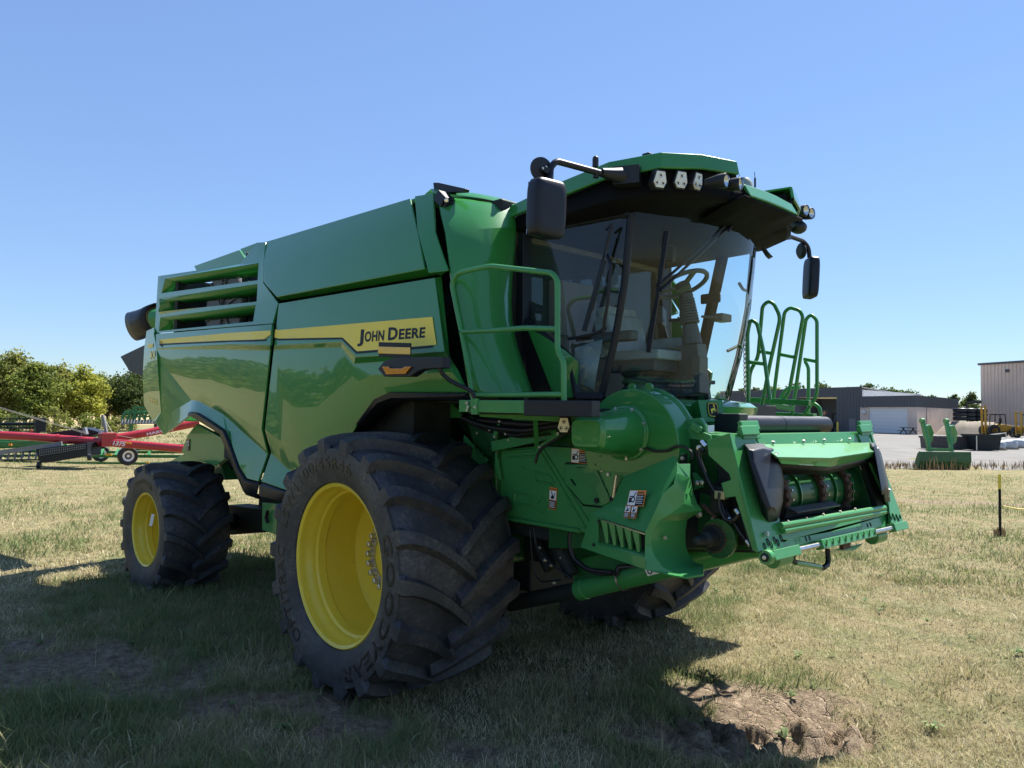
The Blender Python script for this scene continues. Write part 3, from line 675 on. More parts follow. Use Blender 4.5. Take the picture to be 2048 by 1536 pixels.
# marker light on its arm
g = G(); g.use(BLACKT); g.tube([PY(951, 822, -1.67), PY(951, 800, -1.68), PY(944, 782, -1.70), PY(900, 762, -1.80), PY(882, 745, -1.86), PY(879, 725, -1.88)], .016, 8, .05)
h = [PY(x, y, -1.90) for x, y in ((768, 722), (792, 714), (886, 714), (886, 736), (850, 738), (836, 742), (820, 753), (768, 753), (755, 738))]; g.prism(h, (0, .07, 0))
mk = obj('marker_lamp', g, None, HARV, bevel=.008)
g = G(); g.use(AMBER).prism([PY(x, y, -1.905) for x, y in ((766, 733), (778, 733), (783, 737), (806, 737), (812, 733), (824, 733), (812, 748), (775, 749))], (0, -.012, 0)); obj('amber_lens', g, None, mk, bevel=.004)
g = G(); g.use(DECALB).prism([PY(x, y, -1.895) for x, y in ((757, 684), (821, 686), (821, 716), (757, 714))], (0, .01, 0)); g.use(simple('amber_reflector', (.75, .45, .03), .3, vary=.15, scale=60, coat=.5)).prism([PY(x, y, -1.896) for x, y in ((757, 693), (821, 695), (821, 709), (757, 707))], (0, -.006, 0)); obj('side_reflector', g, None, mk, bevel=.003)
# far-side ladder rails and platform
def loop(L, cb, y): tubes('ladder_rail', [P(L, y)]+([P(cb, y)] if cb else []), .0175, GREENM, None, .06)
loop([(1497, 830), (1495, 665), (1501, 639), (1514, 646), (1526, 697), (1540, 800)], [(1497, 724), (1530, 728)], 1.15)
loop([(1494, 830), (1500, 742), (1516, 716), (1525, 612), (1537, 602), (1548, 608), (1561, 634), (1539, 732), (1520, 830)], [(1520, 703), (1546, 707)], 1.35)
loop([(1541, 840), (1569, 624), (1580, 615), (1600, 621), (1606, 634), (1577, 790), (1556, 806)], [(1562, 709), (1592, 715)], 1.75)
loop([(1583, 836), (1612, 638), (1622, 629), (1634, 640), (1634, 792), (1602, 838)], [(1608, 718), (1634, 723)], 1.95)
tubes('ladder_rail', [P([(1610, 722), (1617, 735), (1617, 830)], 2.2), P([(1560, 800), (1572, 776), (1600, 775)], 2.2), P([(1625, 805), (1640, 815), (1643, 845)], 2.0)], .0175)
g = G(); g.use(GREENM).box((1.1, 1.95, 2.09), (.8, 2.0, .05)); g.bar(PY(1500, 800, 1.6), PY(1620, 806, 1.6), .05); g.bar(PY(1540, 832, 2.0), PY(1630, 836, 2.0), .08); g.bar(PY(1500, 840, 1.3), PY(1640, 838, 1.9), .05)  # deck plate extended outboard, out of sight, to cast shade on the ground
g.use(BLACK).box(PY(1500, 826, .95), (.3, .35, .13)); g.use(GREENM).bar(PY(1542, 810, 1.7), PY(1585, 818, 1.9), .05)
g.use(BLACKT)
for k in range(4): g.box((.95, 2.05+.06*k, 1.9-.2*k), (.4, .16, .03))
for s in (.76, 1.14): g.bar((s, 2.0, 2.05), (s, 2.25, 1.2), .03, .1)
obj('platform', g, None, HARV, bevel=.004)
g = G(); g.use(ZINC)
for k in range(26): q = PY(1489+.05*k, 676+k*4.6, .98); g.lathe([(-.004, .014), (.004, .014), (.004, .009), (-.004, .009), (-.004, .014)], q, (1, 0, 0) if k % 2 else (0, 1, 0), 8)
obj('chain', g, None, HARV)
# ------------------------------------------------------------------ FRONT: skirt, drive shields, feeder house
def sx(g, mat, L, vec): g.use(mat).prism(L, vec); return g
# skirt below the windscreen with the badge
rows = []
for y in (-.85, -.6, -.2, .2, .6, .85):
    k = 1-.35*abs(y/.85)**3
    w_ = wsx(y, 2.31); rows.append(bz((w_+.02, y, 2.305), (w_+.20, y, 2.285), (w_+.27, y, 2.245), (w_+.25, y, 2.17), (w_-.05, y, 2.15)))
g = G(); g.use(GREEN).loft(rows); sk_ = obj('front_skirt', g, None, HARV, solid=.02, out=(1, 0, .3), smooth=30)
bc = PX(1425, 820, 2.34); un = Vector((.80, -.55, .22)).normalized(); uu = Vector((0, 0, 1)).cross(un).normalized(); uv = un.cross(uu)
def bshape(k, d): 
    o = []
    for x, y in ((-.8, .94), (0, 1.0), (.8, .94), (.96, .5), (1, 0), (.94, -.5), (.74, -.9), (0, -1.0), (-.74, -.9), (-.94, -.5), (-1, 0), (-.96, .5)): o.append(bc+uu*x*.038*k+uv*y*.052*k+un*d)
    return o
g = G(); g.use(GREEN); g.prism([bc+uu*x+uv*y-un*.15 for x, y in ((-.10, .07), (.08, .075), (.09, -.075), (-.08, -.085))], un*.148)
g.use(DECALB).prism(bshape(1.06, -.004), un*.012); g.use(DECALY).prism(bshape(.97, .007), un*.003); g.use(DECALB).prism(bshape(.88, .0085), un*.004)
deer = [(-.52, -.62), (-.38, -.50), (-.50, -.30), (-.60, -.12), (-.48, .10), (-.30, .20), (.05, .18), (.22, .32), (.16, .50), (.02, .58), (.0, .64), (.12, .66), (.18, .72), (.02, .82), (-.10, .95), (-.02, .96), (.08, .86), (.22, .80), (.24, .94), (.30, .93), (.30, .76), (.46, .66), (.42, .60), (.32, .58), (.36, .30), (.40, .10), (.62, .02), (.72, -.18), (.64, -.22), (.56, -.06), (.34, -.06), (.20, -.12), (.50, -.34), (.44, -.42), (.36, -.34), (.06, -.16), (-.20, -.14), (-.32, -.22), (-.14, -.44), (-.30, -.58), (-.52, -.72)]
g.use(DECALY).prism([bc+uu*x*.032+uv*y*.043+un*.013 for x, y in deer], un*.002)
obj('badge', g, None, sk_, smooth=0)
# big round drive shield
ctr = Vector((2.085, -1.0, 1.955)); RF = .395
g = G(); g.use(GREEN)
arc = lambda r, y, n=40, a0=-25, a1=205: [ctr+Vector((r*math.cos(math.radians(a0+(a1-a0)*i/n)), y, r*math.sin(math.radians(a0+(a1-a0)*i/n)))) for i in range(n+1)]
o1 = arc(RF, -.02); o2 = arc(RF+.004, .03); o3 = arc(RF+.004, .15); o4 = arc(RF+.02, .15); o5 = arc(RF+.02, .18)
g.loft([o1, o2, o3, o4, o5]); g.poly(o1); g.poly(o5)
fs = obj('drive_shield', g, None, HARV, bevel=.012, smooth=25)
g = G(); g.use(GREEN)
for a in (100, 80): q = ctr+Vector(((RF+.02)*math.cos(math.radians(a)), .1, (RF+.02)*math.sin(math.radians(a)))); g.lathe([(-.012, .03), (.012, .03)], q, (0, 1, 0), 12, cap=True)
objs('lifting_lug', g, None, fs, bevel=.003)
# motor cover nose on the shield
nc = PY(1250, 866, -1.03); g = G(); g.use(GREEN)
def ring(c, rx, rz, y, n=28, p=2.6, sk=0):
    o = []
    for i in range(n):
        t = 2*PI*i/n; e = 2/p; cx, cz = math.cos(t), math.sin(t)
        o.append(Vector((c.x+rx*math.copysign(abs(cx)**e, cx)+sk, y, c.z+rz*math.copysign(abs(cz)**e, cz))))
    return o
R_ = [ring(nc, .20, .185, -1.02, p=2.2), ring(nc, .20, .185, -1.045, p=2.2), ring(nc, .178, .165, -1.05, p=2.3), ring(nc, .175, .16, -1.10, p=2.5), ring(nc, .165, .14, -1.22, p=3.2, sk=.005), ring(nc, .14, .105, -1.42, p=5, sk=.015), ring(nc, .12, .085, -1.45, p=5, sk=.015)]
g.loft(R_, True); g.poly(R_[-1])
cov = obj('motor_cover', g, None, fs, smooth=35, bevel=.006)
g = G(); g.use(ZINC).bolts([nc+Vector((.188*math.cos(a), -.02, .173*math.sin(a))) for a in [.4+k*.75 for k in range(8)]], (0, -1, 0), .012, .01); objs('bolt', g, None, fs)
# shield plate below
g = G(); g.use(GREENM); g.prism(P([(1180, 905), (1372, 905), (1345, 925), (1245, 955), (1222, 1000), (1200, 940)], -1.0), (0, .02, 0)); obj('lower_shield', g, None, HARV, bevel=.004)
g = G(); g.use(ZINC).bolts(P([(1194, 929), (1205, 940), (1218, 949), (1204, 912), (1350, 916), (1366, 917)], -1.002), (0, -1, 0), .014, .012); g.use(STEEL).tube(P([(1233, 950), (1226, 995)], -1.03), .012, 8); g.use(BLACK).tube(P([(1226, 995), (1224, 1003)], -1.03), .02, 8); g.use(BLACK).box(PY(1357, 917, -.99), (.12, .02, .06)); objs('fastener', g, None, HARV)
g = G(); g.use(RUBBERH).tube(P([(1270, 900), (1290, 895), (1310, 903), (1335, 902), (1350, 892), (1370, 893), (1385, 905), (1383, 918)], -1.04), .009, 6, .03); obj('cable', g, None, HARV)
# feeder side sheet with pressed ribs
FY = -.90
SP = [(985, 905), (1010, 898), (1075, 892), (1190, 897), (1205, 905), (1240, 1000), (1180, 1068), (1150, 1062), (1015, 1040), (985, 1000)]
g = G(); g.use(GREEND if 0 else GREENM); g.prism(P(SP, FY), (0, .04, 0))
ss = obj('feeder_side_sheet', g, None, HARV, bevel=.006)
g = G(); g.use(GREENM)
def rib(L, r=.012): g.tube(P(L, FY-.004), r, 6, .03)
rib([(1074, 892), (1170, 1055)]); rib([(1082, 892), (1180, 1048)]); rib([(1068, 944), (1100, 951), (1110, 970), (1070, 962), (1068, 944)], .008); rib([(1030, 985), (1060, 990), (1070, 1012), (1028, 1005), (1030, 985)], .008)
rib([(1012, 1036), (1160, 1062)], .02); rib([(1012, 915), (1072, 912)], .008); rib([(1012, 903), (1070, 900)], .012)
g.lathe([(0, .055), (.012, .05), (.012, .001)], PY(1045, 946, FY+.004), (0, -1, 0), 20); g.lathe([(0, .06), (.014, .055), (.014, .04), (-.01, .035), (-.01, .001)], PY(1085, 1010, FY+.004), (0, -1, 0), 20)
objs('pressed_rib', g, None, ss)
dr = P([(1129, 929), (1189, 930), (1222, 1003), (1205, 1012), (1165, 1008), (1130, 966)], FY-.012)
g = G(); g.use(GREENM).prism(dr, (0, .02, 0)); dd = obj('access_door', g, None, ss, bevel=.005)
g = G(); g.use(DECALB); g.bar(PY(1143, 958, FY-.014), PY(1152, 971, FY-.014), .004, .03, (0, 1, 0)); g.bar(PY(1155, 935, FY-.014), PY(1170, 935, FY-.014), .004, .02, (0, 1, 0)); g.disc(PY(1193, 1001, FY-.016), (0, 1, 0), .02, .012, 12); objs('door_slot', g, None, dd)
g = G(); g.use(DECALB); g.tube([dr[0]+Vector((0, .012, .01)), dr[1]+Vector((0, .012, .01))], .007, 5); g.tube([dr[0]+Vector((0, .012, 0)), dr[5]+Vector((0, .012, 0))], .007, 5); g.tube([dr[5]+Vector((-.005, .012, 0)), dr[4]+Vector((0, .012, -.01)), dr[3]+Vector((0, .012, -.01))], .007, 5); objs('door_gap', g, None, ss)
# front link behind the tyre, deck beams, hoses in the shadow under the cab
g = G(); g.use(GREENM); g.prism(P([(897, 800), (935, 840), (975, 870), (990, 895), (1000, 960), (960, 940), (890, 862)], -.95), (0, .03, 0))
g.bar(PY(985, 893, -.97), PY(1115, 865, -.97), .03, .08); g.bar(PY(1070, 830, -1.25), PY(1074, 894, -1.0), .035, .02); g.bar(PY(989, 873, -1.05), PY(1000, 845, -1.05), .02, .035)
g.bar(PY(1030, 830, -1.0), PY(1200, 845, -.9), .06, .10); g.bar(PY(1120, 868, -1.0), PY(1082, 892, -1.0), .02, .03)
objs('deck_support', g, None, HARV, bevel=.004)
g = G(); g.use(ZINC).bolts(P([(1000, 843), (990, 874), (980, 860), (1018, 880), (1090, 834), (1117, 867), (1080, 894), (955, 866), (1012, 868), (1060, 862)], -1.06), (0, -1, 0), .010, .01); objs('bolt', g, None, HARV)
for i, L in enumerate([[(925, 835), (960, 850), (1000, 858), (1050, 862), (1120, 850), (1190, 850)], [(922, 825), (940, 845), (975, 855), (1030, 872), (1080, 862), (1130, 853)], [(950, 840), (1000, 845), (1060, 850), (1150, 842)], [(1150, 856), (1110, 880), (1085, 895), (1075, 908), (1071, 926)], [(925, 840), (970, 862), (1040, 875), (1100, 868)]]):
    g = G(); g.use(RUBBERH).tube(P(L, -1.08+.02*i), (.022, .010, .026, .012, .009)[i], 8, .08); obj('hydraulic_hose', g, None, HARV, smooth=60)
led('work_lamp', PY(1128, 850, -1.22), (.5, -.85, -.05), .085, .10, HARV)
# lower dark structure: front axle, gearbox
g = G(); g.use(DARK).tube([(.02, -1.3, .985), (.02, 1.3, .985)], .16, 12); g.box((.3, -.62, .98), (.5, .3, .7)); g.box((.3, .62, .98), (.5, .3, .7)); g.box((.5, 0, .92), (.5, 1.2, .45)); g.box((.1, 0, .75), (.5, .6, .5))
obj('front_axle', g, None, HARV, bevel=.02); g = G(); g.use(DARK).tube([(-4.70, -1.2, .69), (-4.70, 1.2, .69)], .11, 10); g.box((-4.1, 0, .95), (.9, .9, .6)); g.box((-3.2, -.45, .75), (2.2, .12, .22)); g.box((-3.2, .45, .75), (2.2, .12, .22))
obj('rear_axle', g, None, HARV, bevel=.02)
g = G(); g.use(DARK); g.box(PY(1090, 1080, -.6), (.35, .12, .35)); g.tube(P([(1065, 1040), (1075, 1090), (1100, 1140)], -.7), .05, 8); g.tube(P([(1100, 1040), (1120, 1100), (1145, 1150)], -.75), .06, 10); g.use(ZINC).bolts(P([(1105, 1130), (1125, 1115), (1092, 1120), (1110, 1165), (1080, 1095)], -.78), (0, -1, 0), .016, .02); objs('gearbox', g, None, HARV, bevel=.01)
g = G(); g.use(GREENM).prism(P([(1145, 1122), (1255, 1095), (1258, 1140), (1148, 1170)], -.62), (0, .03, 0)); g.prism(P([(1040, 1050), (1250, 1090), (1255, 1100), (1145, 1130), (1060, 1080)], -.5), (0, .03, 0)); objs('lower_bracket', g, None, HARV, bevel=.004)
for i, L in enumerate([[(1142, 1055), (1138, 1085), (1145, 1115), (1175, 1140), (1225, 1145)], [(1146, 1060), (1142, 1095), (1152, 1125), (1185, 1148), (1230, 1148)], [(1067, 1055), (1072, 1095), (1100, 1125), (1143, 1158)], [(1060, 1060), (1064, 1120), (1075, 1165), (1120, 1160)]]):
    g = G(); g.use(RUBBERH).tube(P(L, -.85), (.018, .012, .010, .007)[i], 8, .08); obj('hydraulic_hose', g, None, HARV, smooth=60)
# ------------------------------------------------------------------ LIFT CYLINDERS
for s in (-1, 1):
    a, b, c = PY(1020, 1208, -.72), PY(1158, 1180, -.72), PY(1522, 1088, -.72)
    if s > 0: a, b, c = (Vector((q.x, -q.y, q.z)) for q in (a, b, c))
    g = G(); g.use(GREENM).tube([b, c], .075, 18); g.tube([b, b.lerp(c, .05)], .082, 18); g.tube([b.lerp(c, .96), b.lerp(c, 1.0)], .08, 18); lc = obj('lift_cylinder', g, None, HARV, bevel=.006)
    g = G(); g.use(DARK).tube([a, b], .062, 14); obj('cylinder_rod', g, None, lc)
    if s < 0:
        g = G(); q = b.lerp(c, .28); g.use(RUBBERH).tube([q+Vector((0, -.078, .03)), q+Vector((.0, -.06, .09)), q+Vector((.12, -.03, .11)), q+Vector((.3, 0, .14))], .02, 8, .05); g.use(ZINC).lathe([(-.008, .083), (.008, .083)], q, c-b, 20); obj('hose_fitting', g, None, lc)
        g = G(); q = PY(1310, 1140, -.80); g.use(DECALW); e = (c-b).normalized(); g.prism([q+e*x+Vector((0, -.006, 0))+Vector((0, 0, z)) for x, z in ((-.09, .03), (.09, .03), (.09, -.03), (-.06, -.03))], (0, .004, 0)); g.use(DECALB)
        for x in (-.04, .03): g.lathe([(0, .02), (.002, .02), (.002, .013), (0, .013)], q+e*x+Vector((0, -.008, 0)), (0, -1, 0), 12)
        obj('caution_label', g, None, lc, smooth=0)
# ------------------------------------------------------------------ FEEDER HOUSE
FO = Vector((3.073, -1.05, 1.362)); FN = Vector((.95, 0, .312)).normalized()
def FP(x, y, d=0): return PP(x, y, FO+FN*d, FN)
g = G(); g.use(GREEND)
for s in (-1, 1):
    g.prism([(1.2, s*.86, 2.12), (2.78, s*.86, 2.02), (2.98, s*.86, 1.38), (1.2, s*.86, 1.15)], (0, -s*.03, 0))
g.use(GREENM).prism([(1.2, -.86, 2.12), (2.74, -.86, 2.03), (2.74, .86, 2.03), (1.2, .86, 2.12)], (0, 0, .02)); g.use(DARK).prism([(1.2, -.83, 1.15), (3.0, -.83, 1.36), (3.0, .83, 1.36), (1.2, .83, 1.15)], (0, 0, .02))
g.use(DARK).box((1.6, 0, 1.6), (.1, 1.66, .8))
fh = obj('feeder_house', g, None, HARV, bevel=.005)
# black roller across the top
g = G(); a, b = PX(1478, 849, 2.50), PX(1652, 850, 2.50); a.z = b.z = (a.z+b.z)/2; g.use(BLACKT).tube([a, b], .066, 20); g.lathe([(-.01, .068), (.01, .068)], a.lerp(b, .42), b-a, 20)
obj('top_roller', g, None, fh, bevel=.02, smooth=50)
g = G(); g.use(BLACK).box(PX(1462, 850, 2.45), (.2, .12, .16)); obj('roller_end', g, None, fh, bevel=.01); g = G(); g.use(GREENM); g.prism(P([(1355, 840), (1400, 835), (1410, 850), (1412, 890), (1400, 905), (1372, 895)], -.88), (0, .04, 0)); g.bar(PY(1382, 850, -.92), PY(1402, 862, -.92), .03, .05); obj('roller_bracket', g, None, fh, bevel=.01)
# frame
fr = G(); fr.use(GREENM)
side = [(1413, 881), (1459, 866), (1517, 1104), (1505, 1102), (1470, 993), (1450, 996), (1442, 966), (1461, 960), (1458, 948), (1417, 911)]
fr.prism(P(side, -1.05), (0, .018, 0))
sp = [PY(x, y, -1.05) for x, y in side]
fr.prism([(q.x, 1.05, q.z) for q in sp], (0, -.018, 0))
def plate(L, th=.016, d=0, mat=None):
    if mat: fr.use(mat)
    fr.prism([FP(x, y, d) for x, y in L], -FN*th)
plate([(1459, 866), (1508, 872), (1526, 905), (1558, 1030), (1569, 1096), (1517, 1104)], .02, .002)
plate([(1716, 868), (1744, 866), (1809, 1048), (1782, 1046), (1778, 1010)], .02, .002)
plate([(1506, 868), (1722, 863), (1737, 884), (1520, 889)], .05, -.01)
# lower cross members
plate([(1545, 1052), (1765, 1015), (1772, 1030), (1578, 1080), (1552, 1078)], .03, -.03)
for a_, b_, r_ in (((1560, 1052), (1768, 1016), .024), ((1566, 1062), (1770, 1024), .018)): fr.tube([FP(*a_, .02), FP(*b_, .02)], r_, 10)
plate([(1540, 1100), (1578, 1078), (1665, 1062), (1772, 1030), (1809, 1046), (1770, 1058), (1650, 1085), (1540, 1112)], .02, -.035)
ff = obj('feeder_frame', fr, None, fh, bevel=.004)
# latch bar with steel shaft along the bottom
g = G(); g.use(GREENM)
A, B = FP(1534, 1114, .02), FP(1811, 1050, .02); n_ = Vector((0, 1, 0))
for t0, t1 in ((.02, .17), (.31, .70), (.87, .99)): g.bar(A.lerp(B, t0), A.lerp(B, t1), .06, .055, FN)
for k in range(9): t = .33+.045*k; g.bar(A.lerp(B, t)+FN*.033-Vector((0, 0, .02)), A.lerp(B, t)+FN*.033+Vector((0, 0, .025)), .012, .01)
g.disc(A+FN*.0, n_, .042, .05, 16); g.use(STEEL).tube([A.lerp(B, .05), A.lerp(B, .95)], .017, 12); g.use(DARK).disc(A-Vector((0, .026, 0)), n_, .026, .012, 12); g.use(ZINC).disc(A-Vector((0, .034, 0)), n_, .014, .01, 8)
obj('latch_bar', g, None, fh, bevel=.005)
# hooks
g = G(); g.use(GREENM)
for (x0, x1, y) in ((1480, 1515, 848), (1718, 1741, 846)):
    for dz, d, h in ((0, .0, .022), (-.03, .03, .02), (-.055, .01, .03)): g.bar(FP(x0, y+4, d)+Vector((0, 0, dz)), FP(x1, y+3, d)+Vector((0, 0, dz)), .06, h*1.3, FN)
objs('hook', g, None, fh, bevel=.006)
# oval holes and bolts on the frame
g = G(); g.use(DECALB)
def oval(x, y, w=.014, h=.024, d=.006):
    c = FP(x, y, d); u = Vector((0, 1, 0)); v = FN.cross(u); rg = [[c+(u*math.cos(t)*w*k+v*math.sin(t)*h*k)+FN*e for t in [2*PI*i/14 for i in range(14)]] for k, e in ((1.0, 0), (.68, .0025), (.62, -.003))]
    g.loft(rg, True)
for i in range(6): oval(1530+i*6.6, 1093-(i % 2)*7-i*1.9)
for i in range(7): oval(1779+i*3.6, 1029+(i % 2)*6+i*.7, .009, .020)
for x, y in ((1612, 1078), (1619, 1076), (1735, 1051), (1741, 1049)): oval(x, y, .011, .020, .0)
objs('slotted_hole', g, None, ff)
g = G(); g.use(ZINC).bolts([FP(x, y, .012) for x, y in ((1545, 885), (1606, 883), (1647, 881), (1698, 879), (1532, 1067), (1532, 1069))], FN, .013, .012)
g.bolts([FP(x, y, .03) for x, y in ((1575, 1045), (1612, 1038), (1646, 1031), (1680, 1025), (1710, 1020))], Vector((.3, 0, 1)), .009, .01)
objs('bolt', g, None, ff)
# curved hood over the mouth
g = G(); g.use(GREENM)
t_ = [FP(1520, 888, 0), FP(1625, 886, 0), FP(1740, 884, 0)]; m_ = [FP(1556, 914, .16), FP(1662, 916, .16), FP(1748, 903, .10)]; b_ = [FP(1562, 928, .10), FP(1660, 935, .10), FP(1750, 914, .04)]
g.loft([t_, m_, b_]); hd = obj('mouth_hood', g, None, fh, solid=.012, out=FN, bevel=.004, smooth=20)
g = G(); g.use(BLACK); b2 = [FP(1560, 950, .02), FP(1657, 948, .02), FP(1750, 922, .0)]; g.loft([[q-FN*.005 for q in b_], b2]); obj('rubber_curtain', g, None, hd, solid=.006)
g = G(); g.use(ZINC).bolts([b_[0].lerp(b_[1], t)+Vector((0, 0, .03)) for t in (.25, .6, .95)]+[b_[1].lerp(b_[2], t)+Vector((0, 0, .03)) for t in (.05, .4, .75)], FN, .009, .008); objs('bolt', g, None, hd)
# mouth interior, drum and slats
dc = FP(1655, 976, -.27); dc.y = 0
g = G(); g.use(GREEND).lathe([(-.88, .185), (.88, .185)], dc, (0, 1, 0), 40, cap=True)
for y in (-.62, -.20, .34, .62): g.use(GREENM).lathe([(-.008, .20), (.008, .20), (.008, .18), (-.008, .18)], dc+Vector((0, y, 0)), (0, 1, 0), 40)
dm = obj('feed_drum', g, None, fh, smooth=40)
for y in (-.42, .10, .52):
    g = G(); g.use(RUST).lathe([(-.03, .192), (-.03, .215), (-.015, .222), (.015, .222), (.03, .215), (.03, .192)], dc+Vector((0, y, 0)), (0, 1, 0), 30)
    for k in range(24): a = 2*PI*k/24; g.use(RUST).box(dc+Vector((.222*math.cos(a), y, .222*math.sin(a))), (.02, .07, .02), Matrix.Rotation(-a, 3, 'Y')); g.use(ZINC).box(dc+Vector((.228*math.cos(a), y+.026, .228*math.sin(a))), (.014, .01, .014), Matrix.Rotation(-a, 3, 'Y'))
    obj('feeder_chain', g, None, fh)
g = G(); g.use(simple('worn_slat', (.10, .10, .10), .5, .6, vary=.3, scale=25))
def slat(y0, y1, a): 
    c0 = dc+Vector((.24*math.cos(a), 0, .24*math.sin(a))); R = Matrix.Rotation(-a, 3, 'Y')
    for k, (dx, dz, ddx, ddz) in enumerate(((.0, 0, .012, .07), (.03, .035, .07, .012))): g.box(c0+Vector((0, (y0+y1)/2, 0))+R @ Vector((dx, 0, dz)), (ddx, y1-y0, ddz), R)
slat(-.48, .16, -.35); slat(.05, .62, -1.05); slat(-.85, -.4, -1.0); slat(-.9, -.45, 2.4); slat(-.5, .2, 1.6)
objs('feeder_slat', g, None, fh, bevel=.003)
g = G(); g.use(DARK); g.prism([FP(1555, 1046, -.02), FP(1766, 1012, -.02), FP(1766, 1012, -.02)+Vector((-1.0, 0, -.1)), FP(1555, 1046, -.02)+Vector((-1.0, 0, -.1))], (0, 0, -.02))
for s in (-.90, .90): g.prism([(2.75, s, 2.0), (2.98, s, 1.42), (1.8, s, 1.2), (1.8, s, 2.1)], (0, .02*(-1 if s > 0 else 1), 0))
for s in (-1, 1): g.prism([Vector((2.815, s*1.04, 2.03)), Vector((2.815, s*.84, 2.03)), Vector((3.02, s*.84, 1.40)), Vector((3.02, s*1.04, 1.40))], (-.03, 0, -.01))
obj('mouth_lining', g, None, fh)
# moulded black guards either side of the mouth
def guard(outer, bulge, cap):
    g = G(); g.use(BLACKT); O = [FP(x, y, .006) for x, y in outer]; Bq = [FP(x, y, .075) for x, y in bulge]; C = [FP(x, y, .10) for x, y in cap]
    g.loft([O, Bq, C], True); g.poly(C); return obj('mouth_guard', g, None, fh, bevel=.012, smooth=35)
guard([(1487, 888), (1522, 886), (1540, 895), (1556, 905), (1560, 960), (1560, 1030), (1555, 1042), (1537, 1045), (1525, 1030), (1497, 932)],
      [(1496, 898), (1524, 892), (1546, 897), (1558, 911), (1568, 962), (1566, 1002), (1553, 1026), (1534, 1022), (1524, 1000), (1500, 925)],
      [(1508, 900), (1526, 896), (1542, 900), (1552, 913), (1562, 960), (1560, 996), (1549, 1018), (1540, 1014), (1532, 990), (1508, 922)])
guard([(1738, 884), (1750, 886), (1762, 905), (1776, 960), (1781, 1003), (1770, 1004), (1764, 994), (1762, 975), (1752, 938), (1744, 905)],
      [(1741, 887), (1751, 890), (1760, 908), (1773, 958), (1777, 978), (1769, 988), (1762, 990), (1760, 970), (1752, 935), (1745, 905)],
      [(1745, 891), (1751, 893), (1758, 910), (1770, 955), (1772, 974), (1768, 982), (1763, 984), (1760, 966), (1754, 932), (1749, 905)])
g = G(); g.use(ZINC).bolts([FP(x, y, .02) for x, y in ((1494, 901), (1500, 925), (1527, 1020), (1543, 1031), (1753, 899), (1776, 981), (1771, 992))]+[FP(1550, 911, .11)], FN, .017, .014); objs('bolt', g, None, fh)
# support stand loop and skid shoes beneath
g = G(); g.use(BLACKT).tube([PY(1588, 1110, -.55), PY(1584, 1122, -.55), PY(1646, 1136, -.05)], .014, 8); g.tube([PY(1655, 1098, .05), PY(1657, 1128, .05), PY(1646, 1136, -.05)], .018, 8, .04); g.use(GREENM).tube([PY(1590, 1125, -.5), PY(1640, 1134, -.1)], .018, 8); obj('stand_handle', g, None, fh)
g = G(); g.use(GREENM)
for y in (-.75, .75): g.lathe([(-.09, .055), (.09, .055)], FP(1558 if y < 0 else 1752, 1116 if y < 0 else 1072, -.12), (0, 1, 0), 14, cap=True)
objs('skid_roller', g, None, fh, bevel=.006); g = G(); g.use(GREENM); g.prism([FP(1668, 1100, -.2), FP(1728, 1086, -.2), FP(1712, 1100, -.2), FP(1690, 1102, -.2)], -FN*.2); g.use(RUST).box(FP(1690, 1092, -.02), (.03, .12, .04)); obj('skid_shoe', g, None, fh, bevel=.006)
# drive end of the feeder: sprocket shaft, chain case, hoses along the side plate
g = G(); ec = PY(1432, 1075, -.98); g.use(GREEND).lathe([(.0, .12), (.03, .12)], ec+Vector((.03, 0, .0)), (0, -1, 0), 24, cap=True); g.use(GREEND).prism(P([(1400, 985), (1440, 1000), (1478, 1065), (1462, 1088), (1420, 1112), (1395, 1060)], -.93), (0, .03, 0))  # end plate painted the darker green to stand for the shade around it
g.use(DARK).lathe([(0, .08), (.04, .08), (.04, .055), (.12, .05), (.14, .028), (.22, .026), (.23, .014)], ec, (0, -1, 0), 24, cap=True); g.use(RUST)
for k in range(20): a = 2*PI*k/20; g.box(ec+Vector((.085*math.cos(a), -.02, .085*math.sin(a))), (.014, .03, .018), Matrix.Rotation(-a, 3, 'Y'))
g.tube(P([(1405, 1010), (1432, 1035)], -.99), .016, 6); g.use(ZINC).bolts(P([(1465, 1072), (1433, 1105), (1431, 1040), (1400, 1028)], -.97), (0, -1, 0), .026, .02)
obj('drive_shaft', g, None, fh, bevel=.003)
for i, L in enumerate([[(1402, 900), (1395, 895), (1394, 910), (1405, 945), (1430, 985), (1450, 1020), (1468, 1045), (1480, 1065), (1500, 1090)], [(1408, 902), (1400, 897), (1398, 915), (1415, 960), (1440, 1000), (1452, 1035), (1465, 1045)], [(1440, 985), (1437, 1010), (1450, 1040), (1466, 1042), (1478, 1028)]]):
    g = G(); g.use(RUBBERH).tube(P(L, -1.0-.02*i), .012, 8, .06); g.use(STEEL).tube(P([L[-1], (L[-1][0]-7, L[-1][1]-9)], -1.0-.02*i), .016, 8); obj('hydraulic_hose', g, None, fh, smooth=60)
g = G(); g.use(DARK).box(PY(1440, 1000, -.97), (.1, .06, .16)); g.use(simple('brass_valve', (.42, .36, .25), .35, .8)).box(PY(1443, 990, -1.02), (.07, .05, .05)); g.use(ZINC).bolts(P([(1400, 896), (1405, 965), (1396, 966)], -1.0), (0, -1, 0), .02, .02); g.use(CHROME).tube(P([(1402, 882), (1412, 893)], -1.0), .014, 8); g.use(GREENM).prism(P([(1384, 945), (1396, 960), (1400, 975), (1388, 980)], -.95), (0, .05, 0)); g.prism(P([(1370, 850), (1420, 870), (1440, 960), (1400, 985), (1380, 920)], -.90), (0, .02, 0)); obj('valve_block', g, None, fh, bevel=.004)
